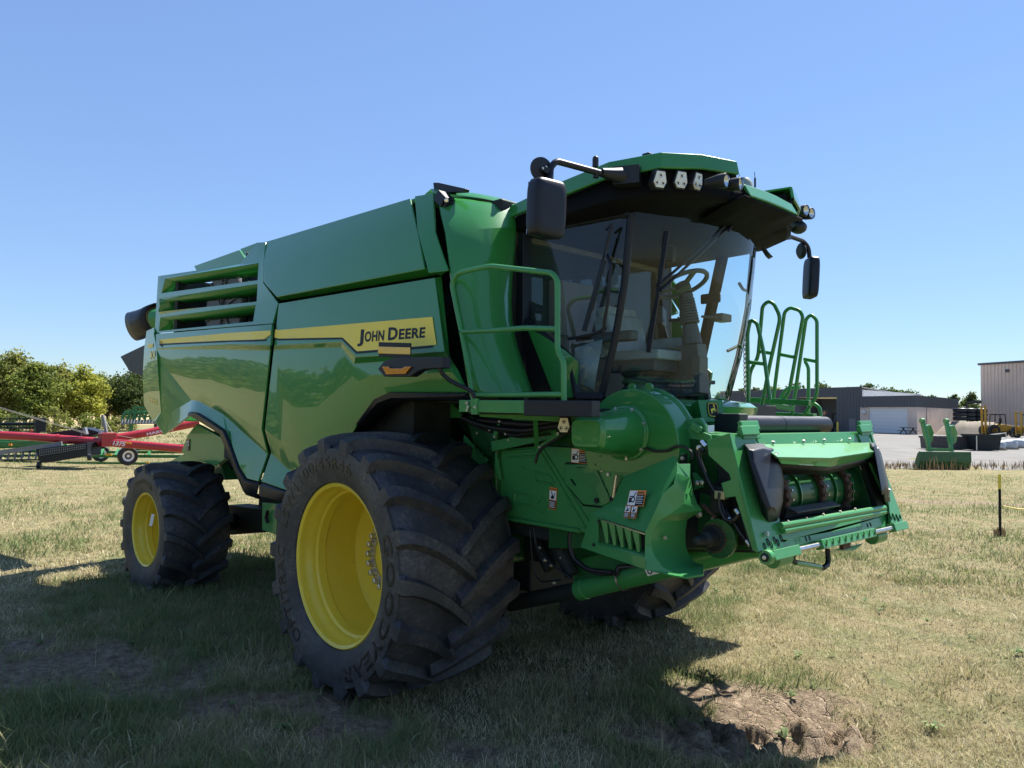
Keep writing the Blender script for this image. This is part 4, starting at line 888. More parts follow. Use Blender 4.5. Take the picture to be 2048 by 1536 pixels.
# moulded driveline cover with louvre slots and PTO trough
def C2(x, y, Y): return PY(1000+x/3.072, 760+y/3.072, Y)
V = dict(a=C2(1072, 465, -1.10), b=C2(900, 535, -1.13), c=C2(760, 592, -1.14), d=C2(690, 745, -1.20), e=C2(562, 818, -1.26), f=C2(600, 842, -1.30), h=C2(892, 935, -1.42), i=C2(920, 875, -1.42), j=C2(1000, 700, -1.36), k=C2(1088, 572, -1.26), l=C2(1090, 515, -1.20),
     m=C2(495, 1028, -1.24), n=C2(548, 1046, -1.30), o=C2(598, 1010, -1.31), p=C2(890, 1092, -1.43), q=C2(893, 1118, -1.43), r=C2(893, 1165, -1.43))
g = G(); g.use(GREENM); ks = list(V)
g.add([V[k] for k in ks], [tuple(ks.index(a) for a in f.split()) for f in ['a b c d j k l', 'd e f h i j', 'e m n o f', 'n q p o', 'q r p', 'm r q n' if 0 else 'n r q']])
dcv = obj('driveline_cover', g, None, HARV, solid=.012, out=(0, -1, 0), bevel=.008, smooth=25)
# louvre fins
f_, h_, o_, p_ = V['f'], V['h'], V['o'], V['p']
g = G(); g.use(GREENM)
for k in range(5):
    t = .16+.165*k; A_, B_ = f_.lerp(h_, t), o_.lerp(p_, t+.02); g.prism([A_+Vector((-.03, .0, -.01)), A_+Vector((.02, .0, -.01)), B_+Vector((.008, .02, .02)), B_+Vector((-.012, .02, .02))], (0, .02, 0))
sh = [f_+Vector((0, .14, 0)), h_+Vector((0, .14, 0)), p_+Vector((0, .14, 0)), o_+Vector((0, .14, 0))]; g.add([o_, p_, p_+Vector((-.02, .14, .02)), o_+Vector((-.02, .14, .02))], [(0, 1, 2, 3)])
objs('louvre_fin', g, None, dcv, solid=.006)
g = G(); g.use(DARK).poly(sh); g.use(STEEL).tube([f_.lerp(h_, .1)+Vector((0, .005, -.01)), h_+Vector((0, .005, -.012))], .008, 6); obj('louvre_backing', g, None, dcv)
# trough: ring of the half-round channel around the shaft
cx, cy = 1110, 985
def ringpts(pts, Y): return [C2(x, y, Y) for x, y in pts]
r0 = ringpts([(1165, 515), (1165, 600), (1130, 700), (1128, 760), (1045, 828), (975, 870), (935, 935), (930, 1010), (950, 1080), (1000, 1150), (1065, 1188), (1145, 1200), (1250, 1130)], -1.40)
l0 = [V['l'], V['k'], C2(1075, 640, -1.32), V['j'], C2(960, 790, -1.39), V['i'], V['h'], C2(891, 1000, -1.43), V['p'], V['q'], V['r'], C2(1065, 1200, -1.42), C2(1145, 1212, -1.42)]
r0 = [q+Vector((0, .0, 0)) for q in r0]
for i, y in enumerate((-1.16, -1.18, -1.22, -1.26, -1.34, -1.38, -1.40, -1.40, -1.40, -1.40, -1.40, -1.40, -1.38)):
    x_, y_ = [(1168, 515), (1165, 600), (1135, 700), (1128, 760), (1042, 826), (975, 868), (935, 935), (928, 1010), (948, 1080), (1000, 1148), (1062, 1186), (1145, 1198), (1250, 1192)][i]; r0[i] = C2(x_, y_, y)
r1 = ringpts([(1172, 515), (1172, 600), (1150, 700), (1165, 765), (1190, 815), (1150, 870), (1110, 940), (1095, 1010), (1110, 1060), (1140, 1100), (1180, 1130), (1215, 1150), (1252, 1132)], -1.12)
for i, (x_, y_) in enumerate([(1170, 515), (1172, 600), (1188, 690), (1212, 760), (1245, 800), (1150, 860), (1140, 930), (1140, 1000), (1150, 1050), (1175, 1090), (1200, 1120), (1225, 1130), (1250, 1130)]): r1[i] = C2(x_, y_, -1.08)
g = G(); g.use(GREENM).loft([l0, r0, r1]); obj('shaft_trough', g, None, dcv, solid=.012, out=(0, -1, 0), bevel=.006, smooth=30)
g = G(); g.use(ZINC).bolts([C2(1018, 968, -1.30)], (0, -1, 0), .014, .01); g.use(DECALB).bolts([C2(608, 868, -1.31), C2(575, 1012, -1.31)], (0, -1, 0), .012, .004); objs('bolt', g, None, dcv)
# ------------------------------------------------------------------ warning labels
def label(c, w, h, ud, nd, kind, parent):
    u = Vector(ud).normalized(); n = Vector(nd).normalized(); u = (u-n*u.dot(n)).normalized(); v = n.cross(u)
    if v.z < 0: v = -v
    R = lambda x0, y0, x1, y1, d: [c+u*x*w+v*y*h+n*d for x, y in ((x0, y0), (x1, y0), (x1, y1), (x0, y1))]
    g = G(); g.use(DECALO).prism(R(-.5, -.5, .5, .5, .0), n*.003)
    if kind == 'h':
        g.use(DECALW).prism(R(-.47, -.46, -.02, .46, .003), n*.0015); g.use(DECALB).prism(R(.0, -.46, .47, .22, .003), n*.0015)
        q = lambda x, y: c+u*x*w+v*y*h+n*.0048
        g.lathe([(0, h*.2), (.001, h*.2), (.001, h*.12), (0, h*.12)], q(-.18, -.1), n, 14); g.prism([q(-.42, -.3), q(-.28, -.3), q(-.24, 0), q(-.42, .02)], n*.001); g.prism([q(-.42, .06), q(-.12, .06), q(-.12, .12), q(-.42, .12)], n*.001); g.prism([q(-.18, .15), q(-.08, .38), q(-.04, .36), q(-.12, .15)], n*.001)
        g.use(DECALW)
        for k in range(5): g.prism(R(.03, .10-.11*k, .44-.06*(k % 2), .13-.11*k, .0048), n*.0008)
        g.use(DECALB); lettering(g, 'WARNING', q(.10, .28), u, v, h*.13, w*.32, .02, lift=.001); g.prism([q(.02, .28), q(.08, .28), q(.05, .42)], n*.001)
    else:
        g.use(DECALW).prism(R(-.45, -.06, .45, .36, .003), n*.0015); g.use(DECALB).prism(R(-.45, -.47, .45, -.09, .003), n*.0015)
        q = lambda x, y: c+u*x*w+v*y*h+n*.0048
        g.prism([q(-.2, -.02), q(.2, .0), q(.22, .1), q(-.1, .14), q(-.25, .06)], n*.001); g.prism([q(-.05, .1), q(-.25, .32), q(-.18, .34), q(.05, .12)], n*.001); g.prism([q(.1, .1), q(.3, .28), q(.34, .24), q(.18, .08)], n*.001)
        g.use(DECALW)
        for k in range(5): g.prism(R(-.38, -.17-.06*k, .38-.1*(k % 2), -.145-.06*k, .0048), n*.0008)
        g.use(DECALB); lettering(g, 'WARNING', q(-.26, .39), u, v, h*.06, w*.6, .02, lift=.001); g.prism([q(-.4, .38), q(-.3, .38), q(-.35, .47)], n*.001)
    obj('warning_label', g, None, parent, smooth=0, merge=False)
label(PY(1159, 912, FY-.006), .155, .105, (1, 0, -.02), (0, -1, 0), 'h', HARV)
label(PY(1106, 997, FY-.006), .075, .165, (1, 0, -.06), (0, -1, 0), 'v', HARV)
cn = (V['f']-V['h']).cross(V['j']-V['h']); cn = cn if cn.y < 0 else -cn; cn.normalize()
for x, y, w_, h_2, kd in ((1275, 997, .15, .098, 'h'), (1257, 1023, .05, .085, 'v'), (1270, 1024, .05, .085, 'v')):
    d_ = PP(x, y, V['i'], cn); label(d_+cn*.006, w_, h_2, PP(x+20, y+.5, V['i'], cn)-d_, cn, kd, dcv)
# ------------------------------------------------------------------ decals laid on the panels
from mathutils.bvhtree import BVHTree
def surf(o, px, py, lift=.003):
    lift += .002
    if o.name not in surf.c:
        me = o.data; surf.c[o.name] = BVHTree.FromPolygons([v.co.copy() for v in me.vertices], [tuple(p.vertices) for p in me.polygons])
    d = ray(px, py).normalized(); h = surf.c[o.name].ray_cast(CAM, d)
    if h[0] is None:
        h = surf.c[o.name].find_nearest(PY(px, py, -1.62))
    n = h[1] if h[1].dot(d) < 0 else -h[1]; return h[0]+n*lift
surf.c = {}
PANELS = {o.name: o for o in bpy.data.objects if o.parent == HARV}
def find(nm): return [o for k, o in PANELS.items() if k.split('.')[0] == nm][0]
SSH, RSH, RCP = find('side_shield'), find('rear_side_shield'), find('rear_corner_panel')
def band(o, top, bot, mat, n, name, lift=.003):
    """strip between two photo polylines sampled by x, laid on panel o"""
    x0 = max(top[0][0], bot[0][0]); x1 = min(top[-1][0], bot[-1][0]); xs = sorted(set([x0+(x1-x0)*i/n for i in range(n+1)]+[p[0] for p in bot if x0 < p[0] < x1]))
    ty = lambda x, L: float(np.interp(x, [p[0] for p in L], [p[1] for p in L]))
    rows = [[surf(o, x, ty(x, top)*(1-t)+ty(x, bot)*t, lift) for x in xs] for t in (0, .5, 1)]
    g = G(); g.use(mat).loft(rows); return obj(name, g, None, o, smooth=0, out=(0, -1, 0), merge=False)
T1, B1 = [(549, 661), (866, 634)], [(549, 677.5), (686, 675), (715, 703), (866, 690.5)]
band(SSH, T1, B1, DECALY, 40, 'side_stripe'); band(SSH, [(x, y) for x, y in B1], [(549, 681), (684, 678.5), (713, 707.5), (866, 695)], DECALB, 40, 'stripe_edge', .0035)
g = G(); g.use(DECALY).poly([surf(SSH, *p) for p in ((865.9, 634), (868, 650), (874, 689.5), (865.9, 690.5))]); obj('side_stripe', g, None, SSH, smooth=0)
T2, B2 = [(310, 680), (458, 666), (508, 663), (542, 661.5)], [(310, 688), (458, 681), (508, 679.5), (542, 678)]
band(RSH, T2, B2, DECALY, 24, 'side_stripe'); band(RSH, B2, [(310, 691), (458, 684), (508, 683), (542, 681.5)], DECALB, 24, 'stripe_edge', .0035)
g = G(); g.use(DECALY).poly([surf(RCP, *p) for p in ((297, 688.5), (307, 686.5), (306.5, 695), (296, 696.5))]); obj('side_stripe', g, None, RCP, smooth=0)
def letters_on(o, txt, p0, p1, h, mat, bold=.03, name='lettering', lift=.005, up=(0, -1)):
    """text with its baseline from photo point p0 to p1 and cap height h (photo px), laid on panel o"""
    vs, fs, w = text_mesh(txt, 1/.7, bold, 0, 1.06); g = G(); g.use(mat)
    g.add([surf(o, p0[0]+(p1[0]-p0[0])*v.x/w+up[0]*h*v.y, p0[1]+(p1[1]-p0[1])*v.x/w+up[1]*h*v.y, lift) for v in vs], fs)
    return obj(name, g, None, o, smooth=0, merge=False)
g0 = (715, 684.5); 
for t, x0, x1, h in (('J', 716, 728, 24), ('OHN', 730, 769, 19.5), ('D', 777, 796, 24), ('EERE', 798.5, 851, 19.5)):
    yb = lambda x: 684.5+(x-715)*(-10/136); letters_on(SSH, t, (x0, yb(x0)), (x1, yb(x1)), h, DECALB, .05, up=(.07, -1))
letters_on(RCP, 'X9', (300, 718), (311, 717), 15, DECALY, .04); letters_on(RCP, '1100', (299, 805), (315, 811), 12, DECALY, -.01, up=(-.05, -1))
# tags in the wheel rims
g = G(); g.use(DECALW); c = Vector((.19, -1.78, .455)); g.prism([c, c+Vector((.09, -.05, .01)), c+Vector((.13, .02, .03)), c+Vector((.05, .07, .012))], (0, 0, .003)); g.prism([PY(x, y, -1.72) for x, y in ((298, 1052), (304, 1052), (309, 1028), (303, 1028))], (0, .004, 0)); objs('paper_tag', g, None, HARV, smooth=0)
# inner tail plate under the rear shield, rear chopper
g = G(); g.use(GREENM); q = P([(362, 905), (375, 870), (392, 848), (452, 880), (468, 905), (432, 932), (395, 920)], -1.25); g.prism(q, (0, .06, 0)); g.prism(P([(335, 925), (372, 905), (440, 925), (452, 960), (380, 960)], -.95), (0, .5, 0)); tp_ = obj('rear_deflector', g, None, HARV, bevel=.008)
label(PY(376, 890, -1.26), .075, .15, (1, 0, 0), (0, -1, 0), 'v', tp_)
g = G(); g.use(GREENM).prism(P([(524, 1005), (556, 1008), (552, 1070), (524, 1060)], -1.2), (0, .04, 0)); obj('step_box', g, None, HARV, bevel=.006); g = G(); g.use(DARK).prism(P([(455, 1010), (530, 1020), (528, 1065), (458, 1070)], -.7), (0, .3, 0)); obj('fuel_tank_base', g, None, HARV, bevel=.006); g = G(); g.use(BLACK).tube(P([(535, 1022), (532, 1035), (535, 1045)], -1.23), .02, 6); obj('step_handle', g, None, HARV)
# camera bracket on the tank corner
g = G(); g.use(BLACK); a, b = PY(868, 378, -1.42), PY(935, 381, -1.0)
g.prism([PY(x, y, -1.36) for x, y in ((866, 365), (876, 365), (930, 377), (928, 383), (880, 386), (868, 384))], (0, .05, 0)); cb = obj('camera_bracket', g, None, HARV, bevel=.004)
g = G(); g.use(BLACKT); c = PY(888, 399, -1.42); g.box(c, (.12, .1, .09), Matrix.Rotation(.7, 3, 'Y')); g.box(c+Vector((.03, 0, -.03)), (.10, .07, .06), Matrix.Rotation(.7, 3, 'Y')); g.use(CHROME).disc(c+Vector((.08, -.04, -.03)), (.8, -.5, -.2), .018, .02, 10); obj('camera', g, None, cb, bevel=.01)
# unloading spout reaching past the rear
YS = -1.15
g = G(); g.use(BLACKT); rows = []
for i, (px, py, r, n) in enumerate(((314, 632, .17, (-.9, .3, .1)), (303, 638, .185, (-.9, .1, 0)), (290, 645, .19, (-.85, -.3, -.1)), (278, 650, .20, (-.75, -.5, -.25)), (266, 653, .205, (-.68, -.62, -.3)))):
    c = PY(px, py, YS-.02*i); n = Vector(n).normalized(); u = n.cross(Vector((0, 1, 0))).normalized(); v = n.cross(u)
    rows.append([c+u*math.cos(2*PI*k/20)*r*1.15+v*math.sin(2*PI*k/20)*r for k in range(20)])
g.loft(rows, True); sp_ = obj('spout_boot', g, None, HARV, solid=.02, smooth=60)
g = G(); g.use(GREENM); a = PY(311, 639, YS); g.tube([a, a+Vector((1.5, .9, .15)), a+Vector((4.2, 2.6, .25))], .16, 16); obj('unloading_tube', g, None, HARV, smooth=60)
g = G(); g.use(BLACK); q = P([(240, 713), (290, 689), (296, 720), (284, 753), (258, 742)], -1.2); g.prism(q, (-.05, .55, 0)); obj('tail_flap', g, None, HARV, bevel=.01)
# ================================================================== GROUND
def vnoise(x, y, s, seed=0):
    """smooth value noise, numpy"""
    x = np.asarray(x, float)*s; y = np.asarray(y, float)*s; xi = np.floor(x).astype(np.int64); yi = np.floor(y).astype(np.int64); fx = x-xi; fy = y-yi
    fx = fx*fx*(3-2*fx); fy = fy*fy*(3-2*fy)
    def hsh(a, b):
        h = (a*374761393+b*668265263+seed*974634777) & 0xffffffff; h = ((h ^ (h >> 13))*1274126177) & 0xffffffff; return ((h ^ (h >> 16)) & 0xffff)/65535.0
    return (hsh(xi, yi)*(1-fx)+hsh(xi+1, yi)*fx)*(1-fy)+(hsh(xi, yi+1)*(1-fx)+hsh(xi+1, yi+1)*fx)*fy
def fbm(x, y, s, seed=0, o=4): return sum(vnoise(x, y, s*2**k, seed+k*7)*.5**(k+1) for k in range(o))/(1-.5**o)
SOIL = []
for (px, py, rx, ry, a, k) in ((1560, 1445, 1.0, .55, .3, 1.3), (1450, 1385, .45, .25, .2, 1.0), (1700, 1450, .4, .3, .2, .8), (120, 1340, 1.5, .62, -.15, 1.0), (40, 1300, .8, .5, 0, .8), (560, 1410, .8, .4, .1, .9), (700, 1455, .5, .2, .2, .7), (250, 1370, .6, .35, 0, .8), (880, 1505, .5, .22, 0, .7), (1640, 1275, .35, .06, .2, .8), (1960, 1100, .5, .06, .1, .6)):
    q = PZ(px, py); SOIL.append((q.x, q.y, rx, ry, a+math.atan2(_R0.y, _R0.x), k))
def soil_mask(x, y):
    m = np.zeros_like(x)
    n = fbm(x, y, 2.2, 5, 4)
    for cx, cy, rx, ry, a, k in SOIL:
        dx, dy = x-cx, y-cy; u = (dx*math.cos(a)+dy*math.sin(a))/rx; v = (-dx*math.sin(a)+dy*math.cos(a))/ry
        m = np.maximum(m, k*np.clip(1.55-np.sqrt(u*u+v*v)-1.3*(n-.35), 0, 1))
    m = np.clip((m-.30+.9*(fbm(x, y, 3.2, 17, 5)-.5))*2.0, 0, 1); return m*m*(3-2*m)
_m = PZ(1545, 1450); _mu = Vector((_R0.x, _R0.y, 0))
def ruts(x, y):
    """churned mud near the front of the picture"""
    dx, dy = x-_m.x, y-_m.y; u = dx*_R0.x+dy*_R0.y; v = dx*_F0.x+dy*_F0.y
    w = np.exp(-(u/.85)**4-(v/.5)**4)
    s = np.sin(u*24+np.abs(v)*14+2.0*fbm(x, y, 3, 3)); return w*(-.075+.062*np.sign(s)*np.abs(s)**.5*np.clip(.3+np.cos(v*8+u*1.5), 0, 1)+.15*(fbm(x, y, 5, 9)-.5)+.08*(fbm(x, y, 18, 12, 3)-.5))
def height(x, y):
    x = np.asarray(x, float); y = np.asarray(y, float)
    base = .012*np.sin(x*.9+1)*np.cos(y*.7)+.01*np.sin(x*2.3+y*1.7)
    r = np.hypot(x-CAM.x, y-CAM.y); f = np.clip(1.4-r/30, 0, 1)
    return base*np.clip(2-r/30, 0, 1)+f*(.05*(fbm(x, y, 2.5, 21)-.5)+.02*(fbm(x, y, 14, 31)-.5))+ruts(x, y)+soil_mask(x, y)*f*(-.018+.04*(fbm(x, y, 7, 41)-.5)+.03*(fbm(x, y, 26, 43, 3)-.5))
ang0 = math.atan2(_F0.y, _F0.x); NA, NR = 460, 900
A = np.concatenate([ang0+np.radians(np.linspace(-42, 42, NA)), ang0+np.radians(np.linspace(42, 318, 90))[1:-1]]); A.sort(); na = len(A)
Rr = 1.2*(900/1.2)**(np.linspace(0, 1, NR)**1.15)
RRg, AAg = np.meshgrid(Rr, A, indexing='ij'); gx = CAM.x+RRg*np.cos(AAg); gy = CAM.y+RRg*np.sin(AAg); gz = height(gx, gy)
vs = np.stack([gx, gy, gz], -1).reshape(-1, 3); vs = np.vstack([vs, [[CAM.x, CAM.y, 0]]])
i, j = np.meshgrid(np.arange(NR-1), np.arange(na), indexing='ij'); j2 = (j+1) % na
quads = np.stack([i*na+j, (i+1)*na+j, (i+1)*na+j2, i*na+j2], -1).reshape(-1, 4)
fan = [(len(vs)-1, k, (k+1) % na) for k in range(na)]
def fast_mesh(name, verts, faces4=None, faces3=None, mat=None, attrs=None, smooth=True):
    me = bpy.data.meshes.new(name); n4 = 0 if faces4 is None else len(faces4); n3 = 0 if faces3 is None else len(faces3)
    me.vertices.add(len(verts)); me.vertices.foreach_set('co', np.asarray(verts, np.float32).ravel())
    me.loops.add(n4*4+n3*3); me.polygons.add(n4+n3)
    li = []; st = []
    if n4: li.append(np.asarray(faces4).ravel()); st.append(np.arange(n4)*4)
    if n3: li.append(np.asarray(faces3).ravel()); st.append(n4*4+np.arange(n3)*3)
    me.loops.foreach_set('vertex_index', np.concatenate(li).astype(np.int32)); me.polygons.foreach_set('loop_start', np.concatenate(st).astype(np.int32))
    if smooth: me.polygons.foreach_set('use_smooth', np.ones(n4+n3, bool))
    me.update(calc_edges=True); me.validate()
    for k, v in (attrs or {}).items():
        a = me.attributes.new(k, 'FLOAT', 'POINT'); a.data.foreach_set('value', np.asarray(v, np.float32))
    if mat: me.materials.append(mat)
    o = bpy.data.objects.new(name, me); COL.objects.link(o); return o
def attr(nt, name):
    a = nt.nodes.new('ShaderNodeAttribute'); a.attribute_name = name; return a.outputs['Fac']
m, nt, b = nmat('field_soil_and_thatch')
n1 = noise(nt, .33, 6, .6); n2 = noise(nt, 5.5, 8, .7); n3 = noise(nt, 60, 5, .7); n4 = noise(nt, 1.7, 5, .6)
straw = ramp(nt, n2.outputs['Fac'], [(.3, (.19, .15, .08)), (.55, (.29, .24, .135)), (.75, (.39, .335, .21))])
grn = ramp(nt, n2.outputs['Fac'], [(.3, (.085, .11, .04)), (.7, (.21, .225, .095))])
f1 = ramp(nt, n4.outputs['Fac'], [(.42, (0, 0, 0)), (.62, (.75, .75, .75))])
c = mix(nt, f1.outputs[0], straw.outputs[0], grn.outputs[0])
fine = ramp(nt, n3.outputs['Fac'], [(.3, (.55, .55, .55)), (.7, (1.25, 1.25, 1.25))]); c = mix(nt, .8, c, fine.outputs[0], 'MULTIPLY')
sn = noise(nt, 11, 8, .75); sc = ramp(nt, sn.outputs['Fac'], [(.3, (.10, .07, .05)), (.5, (.24, .18, .125)), (.7, (.44, .35, .25))])
c = mix(nt, attr(nt, 'soil'), c, sc.outputs[0])
nt.links.new(c, b.inputs['Base Color']); setp(b, Roughness=.95); b.inputs['Specular IOR Level'].default_value = .1
vo = nt.nodes.new('ShaderNodeTexVoronoi'); vo.feature = 'DISTANCE_TO_EDGE'; vo.inputs['Scale'].default_value = 7; tc = nt.nodes.new('ShaderNodeTexCoord')
wp = nt.nodes.new('ShaderNodeMix'); wp.data_type = 'VECTOR'; wp.inputs[0].default_value = .12; nt.links.new(tc.outputs['Object'], wp.inputs[4]); nn = noise(nt, 6, 4); nt.links.new(nn.outputs['Color'], wp.inputs[5]); nt.links.new(wp.outputs[1], vo.inputs['Vector'])
ck = ramp(nt, vo.outputs['Distance'], [(0, (0, 0, 0)), (.045, (1, 1, 1))]); hh = mix(nt, 1.0, n3.outputs['Fac'], mix(nt, attr(nt, 'soil'), (1, 1, 1), ck.outputs[0]), 'MULTIPLY')
bump(nt, b, hh, .9, .035); GM = m
soil = soil_mask(vs[:, 0], vs[:, 1])
# pale dirt track across the grass on the right
def track_mask(x, y):
    a, b_ = PZ(1795, 1000), PZ(2048, 1012); d = (b_-a); L = d.length; d /= L; t = (x-a.x)*d.x+(y-a.y)*d.y; s = (x-a.x)*-d.y+(y-a.y)*d.x
    return np.clip(1.25-np.abs(s)/.62-.9*(fbm(x, y, 1.1, 77)-.5), 0, 1)*np.clip((t+1.5)/1.5, 0, 1)*.8
soil = np.maximum(soil, track_mask(vs[:, 0], vs[:, 1]))
gro = fast_mesh('ground', vs, quads, fan, GM, {'soil': soil}); struct(gro)
# gravel yard beyond the grass
m, nt, b = nmat('pale_gravel')
n1 = noise(nt, .5, 6, .6); n2 = noise(nt, 9, 8, .75); r = ramp(nt, n2.outputs['Fac'], [(.3, (.10, .098, .093)), (.7, (.22, .212, .20))]); r2 = ramp(nt, n1.outputs['Fac'], [(.35, (.72, .70, .66)), (.65, (1.1, 1.08, 1.05))])
nt.links.new(mix(nt, .8, r.outputs[0], r2.outputs[0], 'MULTIPLY'), b.inputs['Base Color']); setp(b, Roughness=.95); bump(nt, b, n2.outputs['Fac'], .5, .05)
edge = [(1180, 938), (1400, 936), (1600, 937), (1700, 935), (1780, 938), (1830, 936), (1880, 939), (1940, 937), (1990, 940), (2048, 939), (2200, 944), (2500, 955)]
pts = [PZ(x, y, .006) for x, y in edge]; far = [PZ(x, 859+(x-1500)*.012, .006) for x in (2500, 2048, 1900, 1750, 1600, 1180)]
struct(obj('gravel_yard', G().poly([*pts, *far]), m, smooth=0))
# ================================================================== GRASS (one mass)
m, nt, b = nmat('grass_blades')
cr = ramp(nt, attr(nt, 'tone'), [(0, (.125, .185, .065)), (.35, (.21, .245, .10)), (.55, (.32, .285, .14)), (.8, (.50, .43, .25)), (1, (.66, .59, .39))])
nt.links.new(cr.outputs[0], b.inputs['Base Color']); setp(b, Roughness=.7); b.inputs['Specular IOR Level'].default_value = .25
tr = nt.nodes.new('ShaderNodeBsdfTranslucent'); nt.links.new(cr.outputs[0], tr.inputs[0]); mx = nt.nodes.new('ShaderNodeMixShader'); mx.inputs[0].default_value = .3
nt.links.new(b.outputs[0], mx.inputs[1]); nt.links.new(tr.outputs[0], mx.inputs[2]); nt.links.new(mx.outputs[0], nt.nodes['Material Output'].inputs[0])
_gc = PZ(520, 1270)
def field(n, r0, r1, hh, ww, flat=0, wide=0):
    u = RNG.random(n); r = np.sqrt(r0*r0+(r1*r1-r0*r0)*u) if r1 < 12 else r0*(r1/r0)**u
    a = ang0+np.radians(RNG.uniform(-43, 43, n)+(RNG.choice([-1, 1], n)*RNG.uniform(43, 137, n) if wide else 0)); x = CAM.x+r*np.cos(a); y = CAM.y+r*np.sin(a)
    sm = np.maximum(soil_mask(x, y), track_mask(x, y)); dens = .35+.9*fbm(x, y, .8, 55); clump = fbm(x, y, 7, 66)
    keep = (RNG.random(n) < dens*(.45+clump)) & (RNG.random(n) > sm*.97)
    d = np.hypot((x-CAM.x), (y-CAM.y)); keep &= ~((d > 36) & (np.degrees(np.arctan2(y-CAM.y, x-CAM.x)-ang0) < -20))
    x, y, r = x[keep], y[keep], r[keep]; n = len(x)
    gr = fbm(x, y, .45, 88); g2 = fbm(x, y, 2.6, 99)
    lush = np.clip((gr-.5)*3.2+(g2-.5)*1.6+.36+.5*np.exp(-((x-_gc.x)**2+(y-_gc.y)**2)/9.0), 0, 1)            # 1 = green patch
    tone = np.clip(.78-.52*lush+RNG.normal(0, .17, n), 0, 1)
    h = hh*(.4+.95*RNG.random(n)**1.6)*(.6+.9*lush)*(.45+1.1*clump[keep]); w = ww*(.6+.8*RNG.random(n))
    fi = RNG.uniform(0, 2*PI, n); le = h*RNG.uniform(.15, 1.25, n)+flat*RNG.uniform(.4, 1.2, n); th = RNG.uniform(0, 2*PI, n)
    wx, wy = np.cos(fi)*w/2, np.sin(fi)*w/2; lx, ly = np.cos(th)*le, np.sin(th)*le; z = height(x, y)-.004
    V = np.stack([np.stack([x-wx, y-wy, z], 1), np.stack([x+wx, y+wy, z], 1), np.stack([x+wx*.7+lx*.4, y+wy*.7+ly*.4, z+h*.62], 1), np.stack([x-wx*.7+lx*.4, y-wy*.7+ly*.4, z+h*.62], 1), np.stack([x+lx, y+ly, z+h*.92], 1)], 1)
    return V, tone
def rosettes(n):
    """low broad-leaved weeds among the blades"""
    r = 3+9*RNG.random(n); a = ang0+np.radians(RNG.uniform(-37, 37, n)); X = np.repeat(CAM.x+r*np.cos(a), 9); Y_ = np.repeat(CAM.y+r*np.sin(a), 9); s = np.repeat(RNG.uniform(.03, .085, n), 9); n9 = n*9
    th = RNG.uniform(0, 2*PI, n9); wx, wy = -np.sin(th)*s*.2, np.cos(th)*s*.2; lx, ly = np.cos(th)*s, np.sin(th)*s; z = height(X, Y_)+.015; up = s*RNG.uniform(.25, .8, n9)
    V = np.stack([np.stack([X-wx*.3, Y_-wy*.3, z], 1), np.stack([X+wx*.3, Y_+wy*.3, z], 1), np.stack([X+wx+lx*.55, Y_+wy+ly*.55, z+up], 1), np.stack([X-wx+lx*.55, Y_-wy+ly*.55, z+up], 1), np.stack([X+lx, Y_+ly, z+up*.9], 1)], 1); return V, RNG.uniform(0, .3, n9)
parts = [field(190000, 2.4, 6.5, .066, .0040), field(26000, 2.4, 9, .15, .0042), field(190000, 6, 11.9, .068, .006), field(200000, 11, 40, .085, .013), field(60000, 38, 75, .12, .05), field(60000, 2.4, 11, .022, .0032, .13), rosettes(80), field(90000, 5, 30, .085, .02, 0, 1)]
V = np.concatenate([p[0] for p in parts]); T = np.concatenate([p[1] for p in parts]); nb = len(V)
k = np.arange(nb)[:, None]*5; q4 = k+np.array([[0, 1, 2, 3]]); q3 = k+np.array([[3, 2, 4]])
o = fast_mesh('grass', V.reshape(-1, 3), q4, q3, m, {'tone': np.repeat(T, 5)}, smooth=False)
tag(o, 'short dry grass with green patches covering the field', 'grass', kind='stuff')
# tall dry weeds on the gravel edge
def weeds(n, pxr, pyr, hh):
    x, y = [], []
    for _ in range(n):
        q = PZ(random.uniform(*pxr), random.uniform(*pyr)); x.append(q.x); y.append(q.y)
    x = np.array(x); y = np.array(y); h = hh*(.4+.8*RNG.random(n)); w = .012+.012*RNG.random(n); fi = RNG.uniform(0, 6.28, n); th = RNG.uniform(0, 6.28, n); le = h*RNG.uniform(0, .4, n)
    wx, wy = np.cos(fi)*w, np.sin(fi)*w; lx, ly = np.cos(th)*le, np.sin(th)*le; z = np.zeros(n)
    return np.stack([np.stack([x-wx, y-wy, z], 1), np.stack([x+wx, y+wy, z], 1), np.stack([x+wx*.7+lx*.4, y+wy*.7+ly*.4, h*.62], 1), np.stack([x-wx*.7+lx*.4, y-wy*.7+ly*.4, h*.62], 1), np.stack([x+lx, y+ly, h], 1)], 1)
V = np.concatenate([weeds(420, (1770, 2060), (931, 940), .30), weeds(110, (1845, 1925), (934, 941), .6), weeds(40, (1990, 2012), (1066, 1075), .14), weeds(220, (1560, 1780), (928, 941), .32), weeds(60, (1895, 1920), (862, 868), 1.6)]); nb = len(V)
k = np.arange(nb)[:, None]*5; mw = simple('dry_weed', (.34, .22, .11), .9, vary=.3)
o = fast_mesh('weeds', V.reshape(-1, 3), k+np.array([[0, 1, 2, 3]]), k+np.array([[3, 2, 4]]), mw, None, smooth=False)
tag(o, 'tall dry brown weeds along the gravel edge', 'weeds', kind='stuff')
